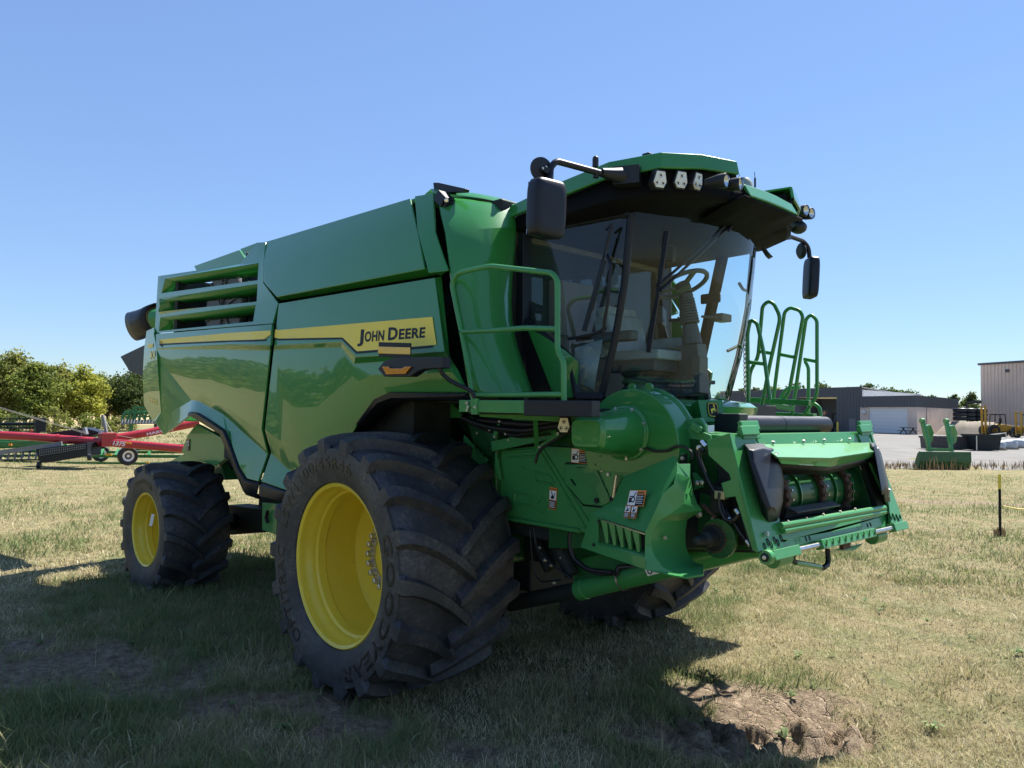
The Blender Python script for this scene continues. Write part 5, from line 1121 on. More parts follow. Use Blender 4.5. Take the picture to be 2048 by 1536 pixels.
# ================================================================== TREES
def mk_leaf(name, cols):
    m, nt, b = nmat(name); cr = ramp(nt, attr(nt, 'tone'), [(i/(len(cols)-1), c) for i, c in enumerate(cols)])
    nt.links.new(cr.outputs[0], b.inputs['Base Color']); setp(b, Roughness=.65); b.inputs['Specular IOR Level'].default_value = .25
    tr = nt.nodes.new('ShaderNodeBsdfTranslucent'); nt.links.new(cr.outputs[0], tr.inputs[0]); mx = nt.nodes.new('ShaderNodeMixShader'); mx.inputs[0].default_value = .48
    nt.links.new(b.outputs[0], mx.inputs[1]); nt.links.new(tr.outputs[0], mx.inputs[2]); nt.links.new(mx.outputs[0], nt.nodes['Material Output'].inputs[0]); return m
LEAF = {'green': mk_leaf('green_foliage', [(.08, .12, .022), (.17, .21, .04), (.29, .31, .075)]), 'olive': mk_leaf('olive_foliage', [(.11, .13, .03), (.22, .235, .055), (.35, .34, .10)]),
        'yellow': mk_leaf('yellow_foliage', [(.16, .18, .03), (.30, .32, .05), (.48, .45, .085)]), 'dark': mk_leaf('dark_foliage', [(.03, .055, .017), (.065, .10, .028), (.12, .15, .045)]), 'red': mk_leaf('red_foliage', [(.06, .05, .02), (.16, .05, .03), (.28, .06, .05)])}
BARK = simple('bark', (.10, .08, .06), .9, vary=.35, scale=9, bmp=.4)
def tree(base, h, w, kind, label, nleaf=7500, lsize=.24, trunk=.22, low=.18, group=None, cat='tree', name='tree', gap=.0):
    root = thing(name, label, cat, base, random.uniform(0, 6), group)
    g = G(); tops = []
    th = h*(.45 if low < .3 else .6)
    if cat == 'tree':
        g.tube([(0, 0, -.1), (.08*w*.2, .02, th*.5), (.0, .05*w, th), (.05*w, 0, h*.85)], trunk, 8, 0, True, trunk*.25)
        for k in range(7):
            a = 2*PI*k/7+random.uniform(-.4, .4); z0 = h*random.uniform(.22, .55); L = w*.5*random.uniform(.6, .95)
            e = Vector((math.cos(a)*L, math.sin(a)*L, z0+L*random.uniform(.5, 1.0))); g.tube([(0, 0, z0), (e.x*.5, e.y*.5, z0+(e.z-z0)*.6), e], trunk*.4, 6, 0, True, trunk*.08)
    else:
        for k in range(6): a = k*1.05; g.tube([(0, 0, -.05), (math.cos(a)*w*.15, math.sin(a)*w*.15, h*.4), (math.cos(a)*w*.3, math.sin(a)*w*.3, h*.75)], .03, 5, r2=.01)
    obj('trunk' if cat == 'tree' else 'stem', g, BARK, root, smooth=60)
    nc = max(14, int(nleaf/62)); lob = [RNG.uniform(0, 6.28) for _ in range(3)]; ce = []
    while len(ce) < nc:
        p = RNG.uniform(-1, 1, 3); rr = np.linalg.norm(p)
        if rr > 1 or rr < .25: continue
        zz = .5+p[2]*.5; an_ = math.atan2(p[1], p[0]); prof = (math.sin(PI*min(1, zz*.88+.10)))**.6*(1+.22*math.sin(2*an_+lob[0]+3*zz)+.16*math.sin(5*zz*2+lob[1])+.1*math.sin(4*an_+lob[2]))
        ce.append((p[0]*w/2*prof, p[1]*w/2*prof, h*low+(h*.95-h*low)*zz, RNG.uniform(.55, 1.25)))
    ce = np.array(ce); ci = RNG.integers(0, nc, nleaf); sg = (w*.062+h*.010)
    c = ce[ci, :3]+RNG.normal(0, 1, (nleaf, 3))*sg*ce[ci, 3:4]*np.array([1, 1, .62]); c[:, 2] = np.maximum(c[:, 2], h*low*.6)
    s = lsize*RNG.uniform(.6, 1.4, nleaf)[:, None]; d1 = RNG.normal(0, 1, (nleaf, 3)); d1 /= np.linalg.norm(d1, axis=1)[:, None]; d2 = np.cross(d1, RNG.normal(0, 1, (nleaf, 3))); d2 /= np.linalg.norm(d2, axis=1)[:, None]
    V = np.stack([c-d1*s*.5, c+d2*s*.32, c+d1*s*.5, c-d2*s*.32], 1); tone = np.clip(.5+.28*(ce[ci, 3]-.9)/.35*.5+RNG.normal(0, .2, nleaf), 0, 1)
    o = fast_mesh('crown', V.reshape(-1, 3), np.arange(nleaf*4).reshape(-1, 4), None, LEAF[kind], {'tone': np.repeat(tone, 4)}, smooth=False); o.parent = root
    return root
def tree_at(px, pyb, top, wpx, kind, label, **k):
    b = PZ(px, pyb); dpt = (b-CAM).dot(FW); return tree(Vector((b.x, b.y, 0)), (pyb-top)*dpt/FPX*1.0, wpx*dpt/FPX, kind, label, **k)
GL = 'trees along the left field edge'
tree_at(-45, 863, 690, 120, 'green', 'green tree cut by the left edge of the view behind the red auger', group=GL)
tree_at(22, 864, 697, 110, 'olive', 'tallest olive green tree at the far left of the treeline', group=GL)
tree_at(72, 866, 716, 95, 'green', 'green tree between the tallest left tree and the yellowing tree', group=GL)
tree_at(112, 862, 718, 80, 'olive', 'narrow olive tree left of the yellowing tree', group=GL)
tree_at(168, 864, 727, 92, 'yellow', 'bright yellow green tree in the left treeline', group=GL, low=.16)
tree_at(214, 861, 738, 66, 'olive', 'thin sparse tree right of the yellow tree with bare limbs showing', group=GL, nleaf=1900, low=.35)
tree_at(262, 862, 734, 100, 'dark', 'dark green tree half hidden by the rear of the combine', group=GL)
for i, (x, t, w, kd, lb) in enumerate(((0, 712, 110, 'green', 'green tree in the second row filling the gap at the left edge'), (48, 722, 110, 'green', 'green tree of the second row left of the narrow olive tree'), (138, 736, 110, 'olive', 'olive tree of the second row just left of the yellowing tree'), (195, 742, 100, 'green', 'green tree of the second row between the yellowing tree and the sparse one'), (245, 748, 100, 'olive', 'olive tree of the second row behind the sparse tree'))):
    tree_at(x, 857, t, w, kd, lb, group=GL, nleaf=6000)
tree_at(312, 860, 745, 90, 'dark', 'dark green tree showing only low under the tail of the combine', group=GL, nleaf=3000)
tree_at(230, 850, 782, 60, 'red', 'small tree with reddish leaves behind the sparse tree', group=GL, nleaf=1600, low=.2)
for i, (x, yb, t, w, kd, lb) in enumerate(((105, 872, 812, 80, 'olive', 'pale olive bush in front of the treeline above the auger hopper'), (35, 870, 822, 90, 'dark', 'dark bush at the foot of the tallest left tree'), (175, 872, 822, 75, 'green', 'green bush under the yellowing tree'), (232, 870, 826, 70, 'olive', 'olive bush beside the green header under the dark tree'), (-20, 870, 815, 80, 'green', 'green bush at the left edge of the view'))):
    tree_at(x, yb, t, w, kd, lb, nleaf=1800, lsize=.16, low=.04, cat='bush', name='bush', group='bushes under the left treeline')
GR = 'far trees behind the workshop buildings'
for i, (x, yb, t, w, kd) in enumerate(((1452, 851, 780, 60, 'dark'), (1500, 852, 764, 62, 'dark'), (1545, 852, 767, 60, 'green'), (1590, 852, 764, 70, 'dark'), (1640, 852, 762, 72, 'dark'), (1690, 853, 763, 70, 'green'), (1738, 853, 765, 66, 'dark'), (1780, 853, 767, 60, 'dark'), (1822, 853, 772, 66, 'dark'))):
    tree_at(x, yb, t, w, kd, 'hazy dark tree of the distant row showing over the workshop roof', nleaf=2600, lsize=.75, trunk=.3, low=.1, group=GR)
tree_at(1862, 856, 784, 44, 'dark', 'small round tree above the white garage roof', nleaf=2200, lsize=.55, low=.1)
tree_at(1910, 858, 778, 30, 'dark', 'narrow dark tree between the garage and the tall tan building', nleaf=2200, lsize=.55, low=.1)
tree_at(1943, 859, 776, 46, 'dark', 'broad dark tree touching the tall tan building above the tyre stacks', nleaf=2600, lsize=.55, low=.1)
# low tan hillside behind the left trees
m2 = simple('far_field', (.36, .27, .13), .95, vary=.15, scale=.05)
hp = [PZ(x, 850, 0) for x in (-300, -100, 60, 240, 420, 700, 1000)]
rows = [[q for q in hp], [Vector((q.x*1.25, q.y*1.25, 2.6)) for q in hp], [Vector((q.x*1.9, q.y*1.9, 5.5)) for q in hp]]
struct(obj('hills', G().loft(rows), m2, smooth=60))

# woodland behind the photographer, seen only as a reflection in the paint and glass
def wood():
    n = 26000; t = RNG.uniform(0, 1, n); cx = -120+t*190; k = np.floor(cx/6.5); cw = np.abs(cx/6.5-k-.5)*2; top = 4.5+3.5*vnoise(k, k*0+3.3, 1.7, 4)+1.6*vnoise(cx, cx*0, .6, 8); top *= np.sqrt(np.clip(1-.55*cw**2, .1, 1))
    z = top*RNG.random(n)**.8; y = np.interp(cx, [-120, -70, -45, -10, 70], [-12, -22, -34, -50, -62])-4*RNG.random(n); c = np.stack([cx, y, z], 1)
    s = .5*RNG.uniform(.6, 1.4, n)[:, None]; d1 = RNG.normal(0, 1, (n, 3)); d1 /= np.linalg.norm(d1, axis=1)[:, None]; d2 = np.cross(d1, RNG.normal(0, 1, (n, 3))); d2 /= np.linalg.norm(d2, axis=1)[:, None]
    V = np.stack([c-d1*s, c+d2*s*.7, c+d1*s, c-d2*s*.7], 1)
    o = fast_mesh('woodland', V.reshape(-1, 3), np.arange(n*4).reshape(-1, 4), None, LEAF['green'], {'tone': np.repeat(RNG.random(n), 4)}, smooth=False)
    tag(o, 'woodland reflected in the glossy side panels of the combine', 'woodland', kind='stuff')
wood()
# ================================================================== BUILDINGS AND YARD
def GP(px, w, z=0.0):
    q = CAM+(_F0+_R0*((px-CPX)/FPX))*w; return Vector((q.x, q.y, z))
def hz(px): return 829+(px-1024)*.0140
def PH(px, py, w): """point seen at (px, py) at ground distance w"""; q = GP(px, w); q.z = CAM.z-(py-hz(px))/FPX*w; return q
def on_line(px, A, B):
    d = _F0+_R0*((px-CPX)/FPX); e = B-A; den = d.x*e.y-d.y*e.x; t = ((A.x-CAM.x)*e.y-(A.y-CAM.y)*e.x)/den; q = Vector((CAM.x+d.x*t, CAM.y+d.y*t, 0)); return q
def corr(g, A, B, z0, z1, pitch=.45, dep=.06, zr=None):
    """ribbed sheet-metal wall from A to B"""
    e = (B-A); e.z = 0; L = e.length; e /= L; n = Vector((e.y, -e.x, 0)); n = n if n.dot(CAM-A) > 0 else -n; k = max(1, int(L/pitch)); lo = []; hi = []
    for i in range(k):
        for f, d in ((0, 0), (.62, 0), (.7, dep), (.92, dep)):
            s = min(L, (i+f)*L/k); q = A+e*s+n*d; zz = z1 if zr is None else z1+(zr-z1)*s/L; lo.append(Vector((q.x, q.y, z0))); hi.append(Vector((q.x, q.y, zz)))
    lo.append(Vector((B.x, B.y, z0))); hi.append(Vector((B.x, B.y, z1 if zr is None else zr))); return g.loft([lo, hi])
CHAR = simple('charcoal_cladding', (.075, .08, .088), .6, vary=.08, scale=.4); TAN = simple('tan_cladding', (.60, .47, .38), .6, vary=.08, scale=.3); BLOCK = simple('painted_block', (.60, .48, .40), .85, vary=.12, scale=.7, bmp=.2)
WHITEP = simple('white_panel', (.60, .61, .62), .5, vary=.05); DKTRIM = simple('dark_trim', (.06, .062, .068), .5); ROOFM = simple('pale_roof', (.40, .40, .39), .5, vary=.06, scale=.3); BAY = simple('bay_interior', (.28, .28, .27), .8)
def building(A, B, h, depth, z1r=None):
    e = (B-A).normalized(); n = Vector((-e.y, e.x, 0)); n = n if n.dot(A-CAM) > 0 else -n; return e, n*depth
# workshop
WL, WR = GP(1440, 140), GP(1725, 121); hW = 7.05
bl = thing('workshop_building', 'long charcoal metal workshop with an open bay behind the ladder rails', 'building', (WL+WR)/2)
bl.location = (0, 0, 0)
e, dv = building(WL, WR, hW, 24); b0, b1 = on_line(1593, WL, WR), on_line(1674, WL, WR); hb = 5.6
g = G(); corr(g, WL, b0, 0, hW-.5, zr=hW-.2); corr(g, b1, WR, 0, hW); corr(g, b0, b1, hb, hW-.2, zr=hW-.1); obj('wall', g, CHAR, bl, solid=.05, smooth=0)
g = G(); corr(g, WR, WR+dv, 4.5, hW-.3, .6); obj('gable', g, WHITEP, bl, solid=.05, smooth=0)
g = G(); g.add([WL+Vector((0, 0, hW-.4)), WR+Vector((0, 0, hW+.05)), WR+dv+Vector((0, 0, hW-.9)), WL+dv+Vector((0, 0, hW-1.2))], [(0, 1, 2, 3)]); obj('roof', g, ROOFM, bl, solid=.12, smooth=0)
g = G(); g.bar(WL+Vector((0, 0, hW-.35)), WR+Vector((0, 0, hW+.1)), .12, .22); obj('roof_trim', g, DKTRIM, bl)
g = G(); dn = dv.normalized(); g.use(BAY); g.loft([[q+Vector((0, 0, z)) for z in (0, hb)] for q in (b0, b0+dn*9, b1+dn*9, b1)]); g.use(WHITEP); wq = on_line(1650, WL, WR)+dn*8.9; g.box(wq+Vector((0, 0, 3.6)), (2.4, .1, 1.4)); obj('bay', g, None, bl, smooth=0)
d0, d1 = on_line(1699, WL, WR), on_line(1712, WL, WR); nn_ = -dn*.08
g = G(); g.prism([d0+nn_, d1+nn_, d1+nn_+Vector((0, 0, 2.2)), d0+nn_+Vector((0, 0, 2.2))], nn_*.3); obj('door', g, simple('grey_door', (.13, .135, .145), .5), bl)
# block garage in front of the gable
GA, GB = on_line(1722, WL, WR), GP(1834, 112); GC = GP(1917, 128)
gb = thing('garage_building', 'low pinkish block garage with a white roller door beside the dark workshop', 'building', (0, 0, 0)); hG = 4.0; hF = 5.7
d0, d1 = on_line(1739, GA, GB), on_line(1817, GA, GB)
g = G(); g.use(BLOCK)
up_ = lambda q, z: Vector((q.x, q.y, z))
for a, b_ in ((GA, d0), (d1, GB), (GB, GC)): g.loft([[up_(a, 0), up_(b_, 0)], [up_(a, hG), up_(b_, hG)]])
g.loft([[up_(GA, hG-.2), up_(GB, hG-.2)], [up_(GA, hG+.1), up_(GB, hG+.1)]]); obj('wall', g, None, gb, solid=.15, smooth=0)
g = G(); corr(g, GA, GB, hG, hF, .5); corr(g, GB, GC, hG, hF, .5); ov = (CAM-GB).normalized()*.25; g.v = [(x+ov.x, y+ov.y, z) for x, y, z in g.v]; obj('fascia', g, CHAR, gb, solid=.05, smooth=0)
g = G(); g.add([up_(GA, hF), up_(GB, hF), up_(GC, hF), up_(GA+(GC-GB), hF)], [(0, 1, 2, 3)]); obj('roof', g, ROOFM, gb, solid=.1, smooth=0)
g = G(); rows = []
for k in range(7):
    for dz, off in ((.02, .0), (.08, .05), (.92, .05), (.98, .0)):
        z = .05+(k+dz)*(hG-.15)/7; rows.append([up_(d0, z)+nn_*(off*8-.5), up_(d1, z)+nn_*(off*8-.5)])
g.loft(rows); obj('roller_door', g, WHITEP, gb, smooth=0)
for nm, px, w_, z0, z1 in (('door', 1840, 6, 0, 2.2), ('door', 1904, 5, 0, 2.2)):
    a, b_ = on_line(px, GB, GC), on_line(px+w_, GB, GC); n2 = (CAM-a).normalized()*.2; g = G(); g.prism([up_(a, z0)+n2, up_(b_, z0)+n2, up_(b_, z1)+n2, up_(a, z1)+n2], n2*.2); obj(nm, g, simple('tan_door', (.25, .22, .2), .5), gb)
g = G()
for px in (1853, 1893): q = on_line(px, GB, GC)+(CAM-GB).normalized()*.2; g.bar(up_(q, 0), up_(q, hG), .14)
obj('downpipe', g, DKTRIM, gb)
g = G(); q = on_line(1729, GA, GB)+(CAM-GB).normalized()*.4; g.sph((q.x, q.y, 3.2), .38, 8, (1, 1, .8)); obj('wall_lamp', g, WHITEP, gb)
# tall tan shed
TA, TB = GP(1963, 128), GP(2230, 108); hT = 11.4
tb = thing('tall_shed', 'tall tan ribbed metal shed cut by the right edge of the view', 'building', (0, 0, 0))
e, dv = building(TA, TB, hT, 25)
g = G(); corr(g, TA, TB, 0, hT, .62, .1); corr(g, TA, TA+dv, 0, hT, .62, .1); obj('wall', g, TAN, tb, solid=.05, smooth=0)
g = G(); g.bar(up_(TA, hT+.15)-(TB-TA).normalized()*.4, up_(TB, hT+.15), .5, .35); obj('roof_trim', g, DKTRIM, tb)
g = G(); g.add([up_(TA, hT), up_(TB, hT), up_(TB+dv, hT+.3), up_(TA+dv, hT+.3)], [(0, 1, 2, 3)]); obj('roof', g, ROOFM, tb, solid=.1, smooth=0)
g = G(); q = on_line(2016, TA, TB)+(CAM-TA).normalized()*.15; g.box((q.x, q.y, hT-1.2), (.5, .5, .45)); obj('vent', g, DKTRIM, tb)
g = G(); q = GP(1935, 127); g.prism([up_(q, 5.0), up_(TA, 5.2), up_(TA+dv*.2, 5.2), up_(q+dv*.2, 5.0)], (0, 0, .35)); g.bar(up_(q, 0), up_(q, 5), .2); obj('canopy', g, DKTRIM, tb)
# stockpile with stacked tyres
mq = GP(1945, 112); g = G(); rows = []
for k, (r, z) in enumerate(((4.6, -.05), (3.6, 1.1), (2.6, 1.95), (.01, 2.05))): rows.append([mq+Vector((math.cos(t)*r*1.0+.3*math.sin(3*t+k), math.sin(t)*r+.2*math.cos(5*t), z)) for t in [2*PI*i/22 for i in range(22)]])
g.loft(rows, True); struct(obj('gravel_mound', g, simple('mound_gravel', (.24, .20, .15), .95, vary=.2, scale=1.5, bmp=.5), smooth=60))
for sx_, nt_ in ((1921, 3), (1938, 3), (1960, 3)):
    for k in range(nt_):
        t = thing('stacked_tyre', '%s black tyre of the %s stack on the gravel mound' % (('bottom', 'middle', 'top')[k], {1921: 'left', 1938: 'centre', 1960: 'right'}[sx_]), 'tyre', GP(sx_, 113, 2.1+.62*k), 0, 'black tyres stacked on the mound')
        g = G(); g.lathe([(0, .5), (0, .85), (.12, .98), (.48, .98), (.6, .85), (.6, .5), (.3, .55), (0, .5)], (0, 0, 0), (0, 0, 1), 20); obj('tread', g, RUBBERL, t, smooth=50)
# yard forklifts
CATY = simple('machine_yellow', (.42, .235, .02), .5, vary=.12); TYB = RUBBERL
def forklift(px, w, lab, fl):
    r = thing('forklift', lab, 'forklift', GP(px, w), math.atan2(_R0.y, _R0.x)+(0 if fl else .25), 'yellow rough terrain forklifts')
    g = G(); g.use(CATY).prism([(-1.3, -.6, .7), (2.0, -.6, .8), (2.1, -.6, 1.5), (.5, -.6, 1.75), (-.3, -.6, 1.5), (-1.3, -.6, 1.5)], (0, 1.2, 0)); obj('body', g, None, r, bevel=.05)
    for x, rr in ((-.9, .82), (1.7, .55)):
        for y in (-.95, .95):
            g = G(); g.use(TYB).lathe([(-.2, rr*.5), (-.24, rr*.9), (-.16, rr), (.16, rr), (.24, rr*.9), (.2, rr*.5)], (x, y, rr), (0, 1, 0), 24, cap=True); wl = obj('wheel', g, None, r, smooth=40); g = G(); g.use(CATY).lathe([(-.25, rr*.45), (-.2, rr*.4), (-.2, .001)], (x, y, rr), (0, 1, 0), 18); g.lathe([(.25, rr*.45), (.2, rr*.4), (.2, .001)], (x, y, rr), (0, 1, 0), 18); obj('rim', g, None, wl)
    g = G(); g.use(CATY)
    for y in (-.4, .4): g.bar((-1.6, y, .3), (-1.7, y, 4.2 if fl else 3.4), .16, .22)
    for z in (.6, 2.0, 3.2): g.bar((-1.65, -.4, z), (-1.65, .4, z), .1)
    obj('mast', g, None, r); g = G(); g.use(DARK)
    for y in (-.3, .3): g.bar((-1.75, y, .35), (-2.9, y, .3), .15, .06)
    obj('fork', g, None, r); g = G(); g.use(DARK)
    for x, y in ((-.5, -.55), (-.5, .55), (1.0, -.55), (1.0, .55)): g.bar((x, y, 1.5), (x*.9, y, 3.0), .09)
    g.bar((-.45, -.55, 3.0), (.95, -.55, 3.0), .1); g.bar((-.45, .55, 3.0), (.95, .55, 3.0), .1); g.box((.25, 0, 3.05), (1.5, 1.2, .05)); obj('cab_frame', g, None, r); g = G(); g.use(DARK).box((.35, 0, 1.85), (.5, .5, .15)); g.box((.6, 0, 2.2), (.12, .5, .6)); obj('seat', g, None, r, bevel=.03)
forklift(1992, 104, 'yellow forklift with its mast in front of the tan shed corner', True); forklift(2058, 100, 'yellow forklift half out of view at the right edge', False)
# open-top bins, wrapped pallets
def bin_(pxa, pxb, w, h, lab, mat, tap):
    a, b_ = GP(pxa, w), GP(pxb, w); L = (b_-a).length; r = thing('metal_bin', lab, 'bin', (a+b_)/2, math.atan2(_R0.y, _R0.x)); g = G(); g.use(mat); k = 1-tap; D = 1.6
    q = lambda s, z: [Vector((x*L/2*s, y*D/2*s, z)) for x, y in ((-1, -1), (1, -1), (1, 1), (-1, 1))]
    g.loft([q(k, .05), q(1, h), q(.95, h), q(k*.95, .12)], True); g.poly(q(k, .05)); obj('shell', g, None, r); g = G(); g.use(mat).loft([q(1.03, h-.12), q(1.05, h-.12), q(1.05, h+.02), q(1.0, h+.02)], True); obj('rim', g, None, r)
BINB = simple('dark_bin_steel', (.055, .05, .048), .55, .2, vary=.3)
bin_(1851, 1932, 57, .95, 'long dark rusty bin behind the green bucket loader', BINB, .04); bin_(1936, 1990, 56, 1.15, 'black tapered tub right of the long bin', DARK, .14)
BAG = simple('white_wrap', (.40, .42, .44), .35, vary=.15, scale=3, bmp=.15); WOODM = simple('pallet_wood', (.32, .25, .17), .8)
for i, (px, w, ww, lab) in enumerate(((1985, 57, 1.5, 'crumpled white bag at the left of the wrapped pallets'), (2010, 59, 1.5, 'white wrapped pallet second from the left'), (2034, 62, 1.7, 'white wrapped pallet third from the left'), (2056, 66, 1.8, 'white wrapped pallet cut by the right edge'))):
    r = thing('wrapped_pallet', lab, 'pallet', GP(px, w), math.atan2(_R0.y, _R0.x), 'white wrapped pallets by the yard rail')
    g = G(); rows = []
    for k, (s, z) in enumerate(((.92, .14), (1, .2), (1.0, .5), (.93, .62), (.5, .66))): rows.append([Vector((ww/2*s*math.copysign(abs(math.cos(t))**.4, math.cos(t))+.03*math.sin(5*t+k+i), .55*s*math.copysign(abs(math.sin(t))**.4, math.sin(t)), z+.04*math.sin(3*t+i*2+k))) for t in [2*PI*j/24 for j in range(24)]])
    g.loft(rows, True); g.poly(rows[-1]); obj('load', g, BAG, r, smooth=50); g = G()
    for y in (-.45, 0, .45): g.box((0, y, .06), (ww, .1, .12))
    obj('pallet_base', g, WOODM, r)
g = G(); g.use(STEEL)
A_, B_ = GP(1953, 55), GP(2012, 72)
for z in (.55, 1.05): g.tube([up_(A_, z), up_(B_, z)], .035, 6)
for t in (0, .33, .66, 1): q = A_.lerp(B_, t); g.tube([up_(q, 0), up_(q, 1.05)], .035, 6)
tag(obj('yard_rail', g), 'thin grey pipe rail running past the wrapped pallets', 'railing')
# green front loader with bucket standing on the gravel edge
r = thing('front_loader', 'detached green loader frame with its bucket on the gravel edge', 'loader', GP(1880, 34.3), math.atan2(_R0.y, _R0.x)+.12)
GRB = simple('bucket_green', (.022, .09, .03), .45, vary=.2, scale=4)
g = G(); prof = [(-.2, .02), (-.36, .35), (-.34, .78), (-.31, .78), (-.32, .36), (-.16, .06), (.12, .04), (.12, .0)]
g.use(GRB).prism([(-1.22, y, z) for y, z in prof], (2.44, 0, 0))
for x in (-1.23, 1.20): g.prism([(x, -.22, .02), (x, -.37, .35), (x, -.35, .80), (x, -.2, .7), (x, .12, .04)], (.03, 0, 0))
obj('bucket', g, None, r, bevel=.01)
for x in (-.52, .52):
    g = G(); g.use(GREENM).prism([(x, -.1, .6), (x, .1, .7), (x*1.12, .55, 2.15), (x*1.12, .35, 2.15)], (.11, 0, 0)); g.disc((x*1.12+.05, .45, 2.12), (1, 0, 0), .12, .16, 12); am = obj('arm', g, None, r, bevel=.008)
    g = G(); g.use(STEEL).tube([(x+.2, .1, .75), (x*1.1+.2, .5, 1.4)], .035, 8); g.use(GREENM).tube([(x*1.1+.2, .5, 1.35), (x*1.12+.2, .7, 2.0)], .06, 8); obj('cylinder', g, None, am)
    g = G(); g.use(GREENM).prism([(x*1.12+.15, .4, 1.9), (x*1.12+.5, .5, 1.95), (x*1.12+.72, .6, 1.6), (x*1.12+.66, .6, 1.2), (x*1.12+.45, .55, 1.05), (x*1.12+.52, .55, 1.4), (x*1.12+.4, .5, 1.62)], (0, .25, 0)); obj('mounting_bracket', g, None, r, bevel=.01)
g = G(); g.use(GREENM).bar((-.6, .05, .85), (.62, .05, .85), .14); obj('crossbar', g, None, r)
# marker stake
st = thing('marker_stake', 'thin black stake with a yellow top standing in the grass', 'stake', PZ(2001, 1072, 0))
w_ = 14.6; g = G(); g.use(BLACK).prism([(-.022, 0, -.1), (.022, 0, -.1), (.022, 0, .88), (-.022, 0, .88)], (0, .02, 0)); g.prism([(-.006, -.02, -.1), (.006, -.02, -.1), (.006, -.02, .88), (-.006, -.02, .88)], (0, .02, 0)); obj('post', g, None, st); g = G(); g.use(simple('stake_yellow', (.68, .52, .05), .6)).prism([(-.023, -.001, .88), (.023, -.001, .88), (.023, -.001, 1.16), (-.023, -.001, 1.16)], (0, .022, 0)); obj('yellow_tip', g, None, st)
st.rotation_euler = (0, 0, math.atan2(_R0.y, _R0.x))
g = G(); a, b_ = PZ(2006, 1012, .45), PZ(2120, 1002, .5); g.use(simple('yellow_rope', (.7, .55, .15), .7)).tube([a.lerp(b_, t)-Vector((0, 0, .12*math.sin(PI*t))) for t in (0, .25, .5, .75, 1)], .012, 5); tag(obj('rope', g), 'yellow rope running from the stake to the right', 'rope')
# picnic table, bollard, tractor and worker in the bay
r = thing('picnic_table', 'small black picnic table in front of the white roller door', 'table', on_line(1817, GA, GB)+(CAM-GB).normalized()*2.5, math.atan2((GB-GA).y, (GB-GA).x))
g = G(); g.use(DARK).box((0, 0, .95), (2.2, .9, .08)); obj('tabletop', g, None, r)
for y in (-.8, .8): g = G(); g.use(DARK).box((0, y, .5), (2.2, .3, .07)); obj('bench', g, None, r)
for x in (-.8, .8): g = G(); g.use(DARK).bar((x, -.8, 0), (x, .2, .95), .1); g.bar((x, .8, 0), (x, -.2, .95), .1); obj('leg', g, None, r)
q = on_line(1676, WL, WR)+(CAM-WR).normalized()*1.2; g = G(); g.use(simple('bollard_yellow', (.7, .5, .05), .5)).lathe([(0, .16), (1.5, .16), (1.62, .1), (1.65, .001)], q, (0, 0, 1), 12, cap=True); tag(obj('bollard', g), 'yellow bollard at the corner of the workshop bay', 'bollard')
tq = on_line(1664, WL, WR)+dn*2; r = thing('tractor', 'black tractor with a glass cab parked in the workshop bay', 'tractor', tq, math.atan2(_R0.y, _R0.x)+1.3)
g = G(); g.use(DARK).box((-1.3, 0, 1.35), (2.0, .9, .8)); g.box((.3, 0, 1.1), (1.6, 1.0, .6)); obj('body', g, None, r, bevel=.08); g = G(); g.use(DARK)
for x, y in ((-.3, -.7), (-.3, .7), (1.1, -.7), (1.1, .7)): g.bar((x, y, 1.4), (x, y*.9, 2.9), .08)
g.box((.4, 0, 2.95), (1.7, 1.5, .12)); cbn = obj('cab', g, None, r); g = G(); g.use(GLASSD)
for y in (-.68, .68): g.poly([(-.3, y, 1.5), (1.1, y, 1.5), (1.1, y*.93, 2.85), (-.3, y*.93, 2.85)])
obj('cab_glass', g, None, cbn, smooth=0)
for x, rr in ((.8, .9), (-1.8, .6)):
    for y in (-.95, .95): g = G(); g.use(TYB).lathe([(-.22, rr*.5), (-.25, rr*.9), (-.18, rr), (.18, rr), (.25, rr*.9), (.22, rr*.5)], (x, y, rr), (0, 1, 0), 20, cap=True); obj('wheel', g, None, r, smooth=40)
g = G(); g.use(simple('warning_red', (.6, .06, .03), .5)).prism([(1.2, -.5, 1.2), (1.2, -.1, 1.2), (1.2, -.3, 1.55)], (.02, 0, 0)); obj('warning_triangle', g, None, r)
lq = on_line(1642, WL, WR)+dn*1.0
g = G(); g.use(STEEL)
ru = (WR-WL).normalized()
for s in (-.25, .25): g.tube([lq+ru*s+Vector((0, 0, 0)), lq+ru*s+dn*1.0+Vector((0, 0, 3.4))], .035, 6)
for k in range(9): t = .08+.1*k; g.tube([lq-ru*.25+dn*t+Vector((0, 0, 3.4*t)), lq+ru*.25+dn*t+Vector((0, 0, 3.4*t))], .02, 6)
tag(obj('ladder', g), 'leaning ladder with the worker on it in the workshop bay', 'ladder')
pr = thing('person', 'worker in an orange shirt standing on the ladder in the bay', 'person', lq+dn*.28+Vector((0, 0, 1.75)), math.atan2(-dn.y, -dn.x))
def skin(name, pts, edges, mat, par):
    me = bpy.data.meshes.new(name); me.from_pydata([p[:3] for p in pts], edges, []); me.update(); o = bpy.data.objects.new(name, me); COL.objects.link(o); o.parent = par
    md = o.modifiers.new('skin', 'SKIN'); 
    for v, p in zip(me.skin_vertices[0].data, pts): v.radius = (p[3], p[3])
    me.skin_vertices[0].data[0].use_root = True; s = o.modifiers.new('sub', 'SUBSURF'); s.levels = s.render_levels = 2; me.materials.append(mat); return o
SKINM = simple('skin', (.45, .27, .19), .5)
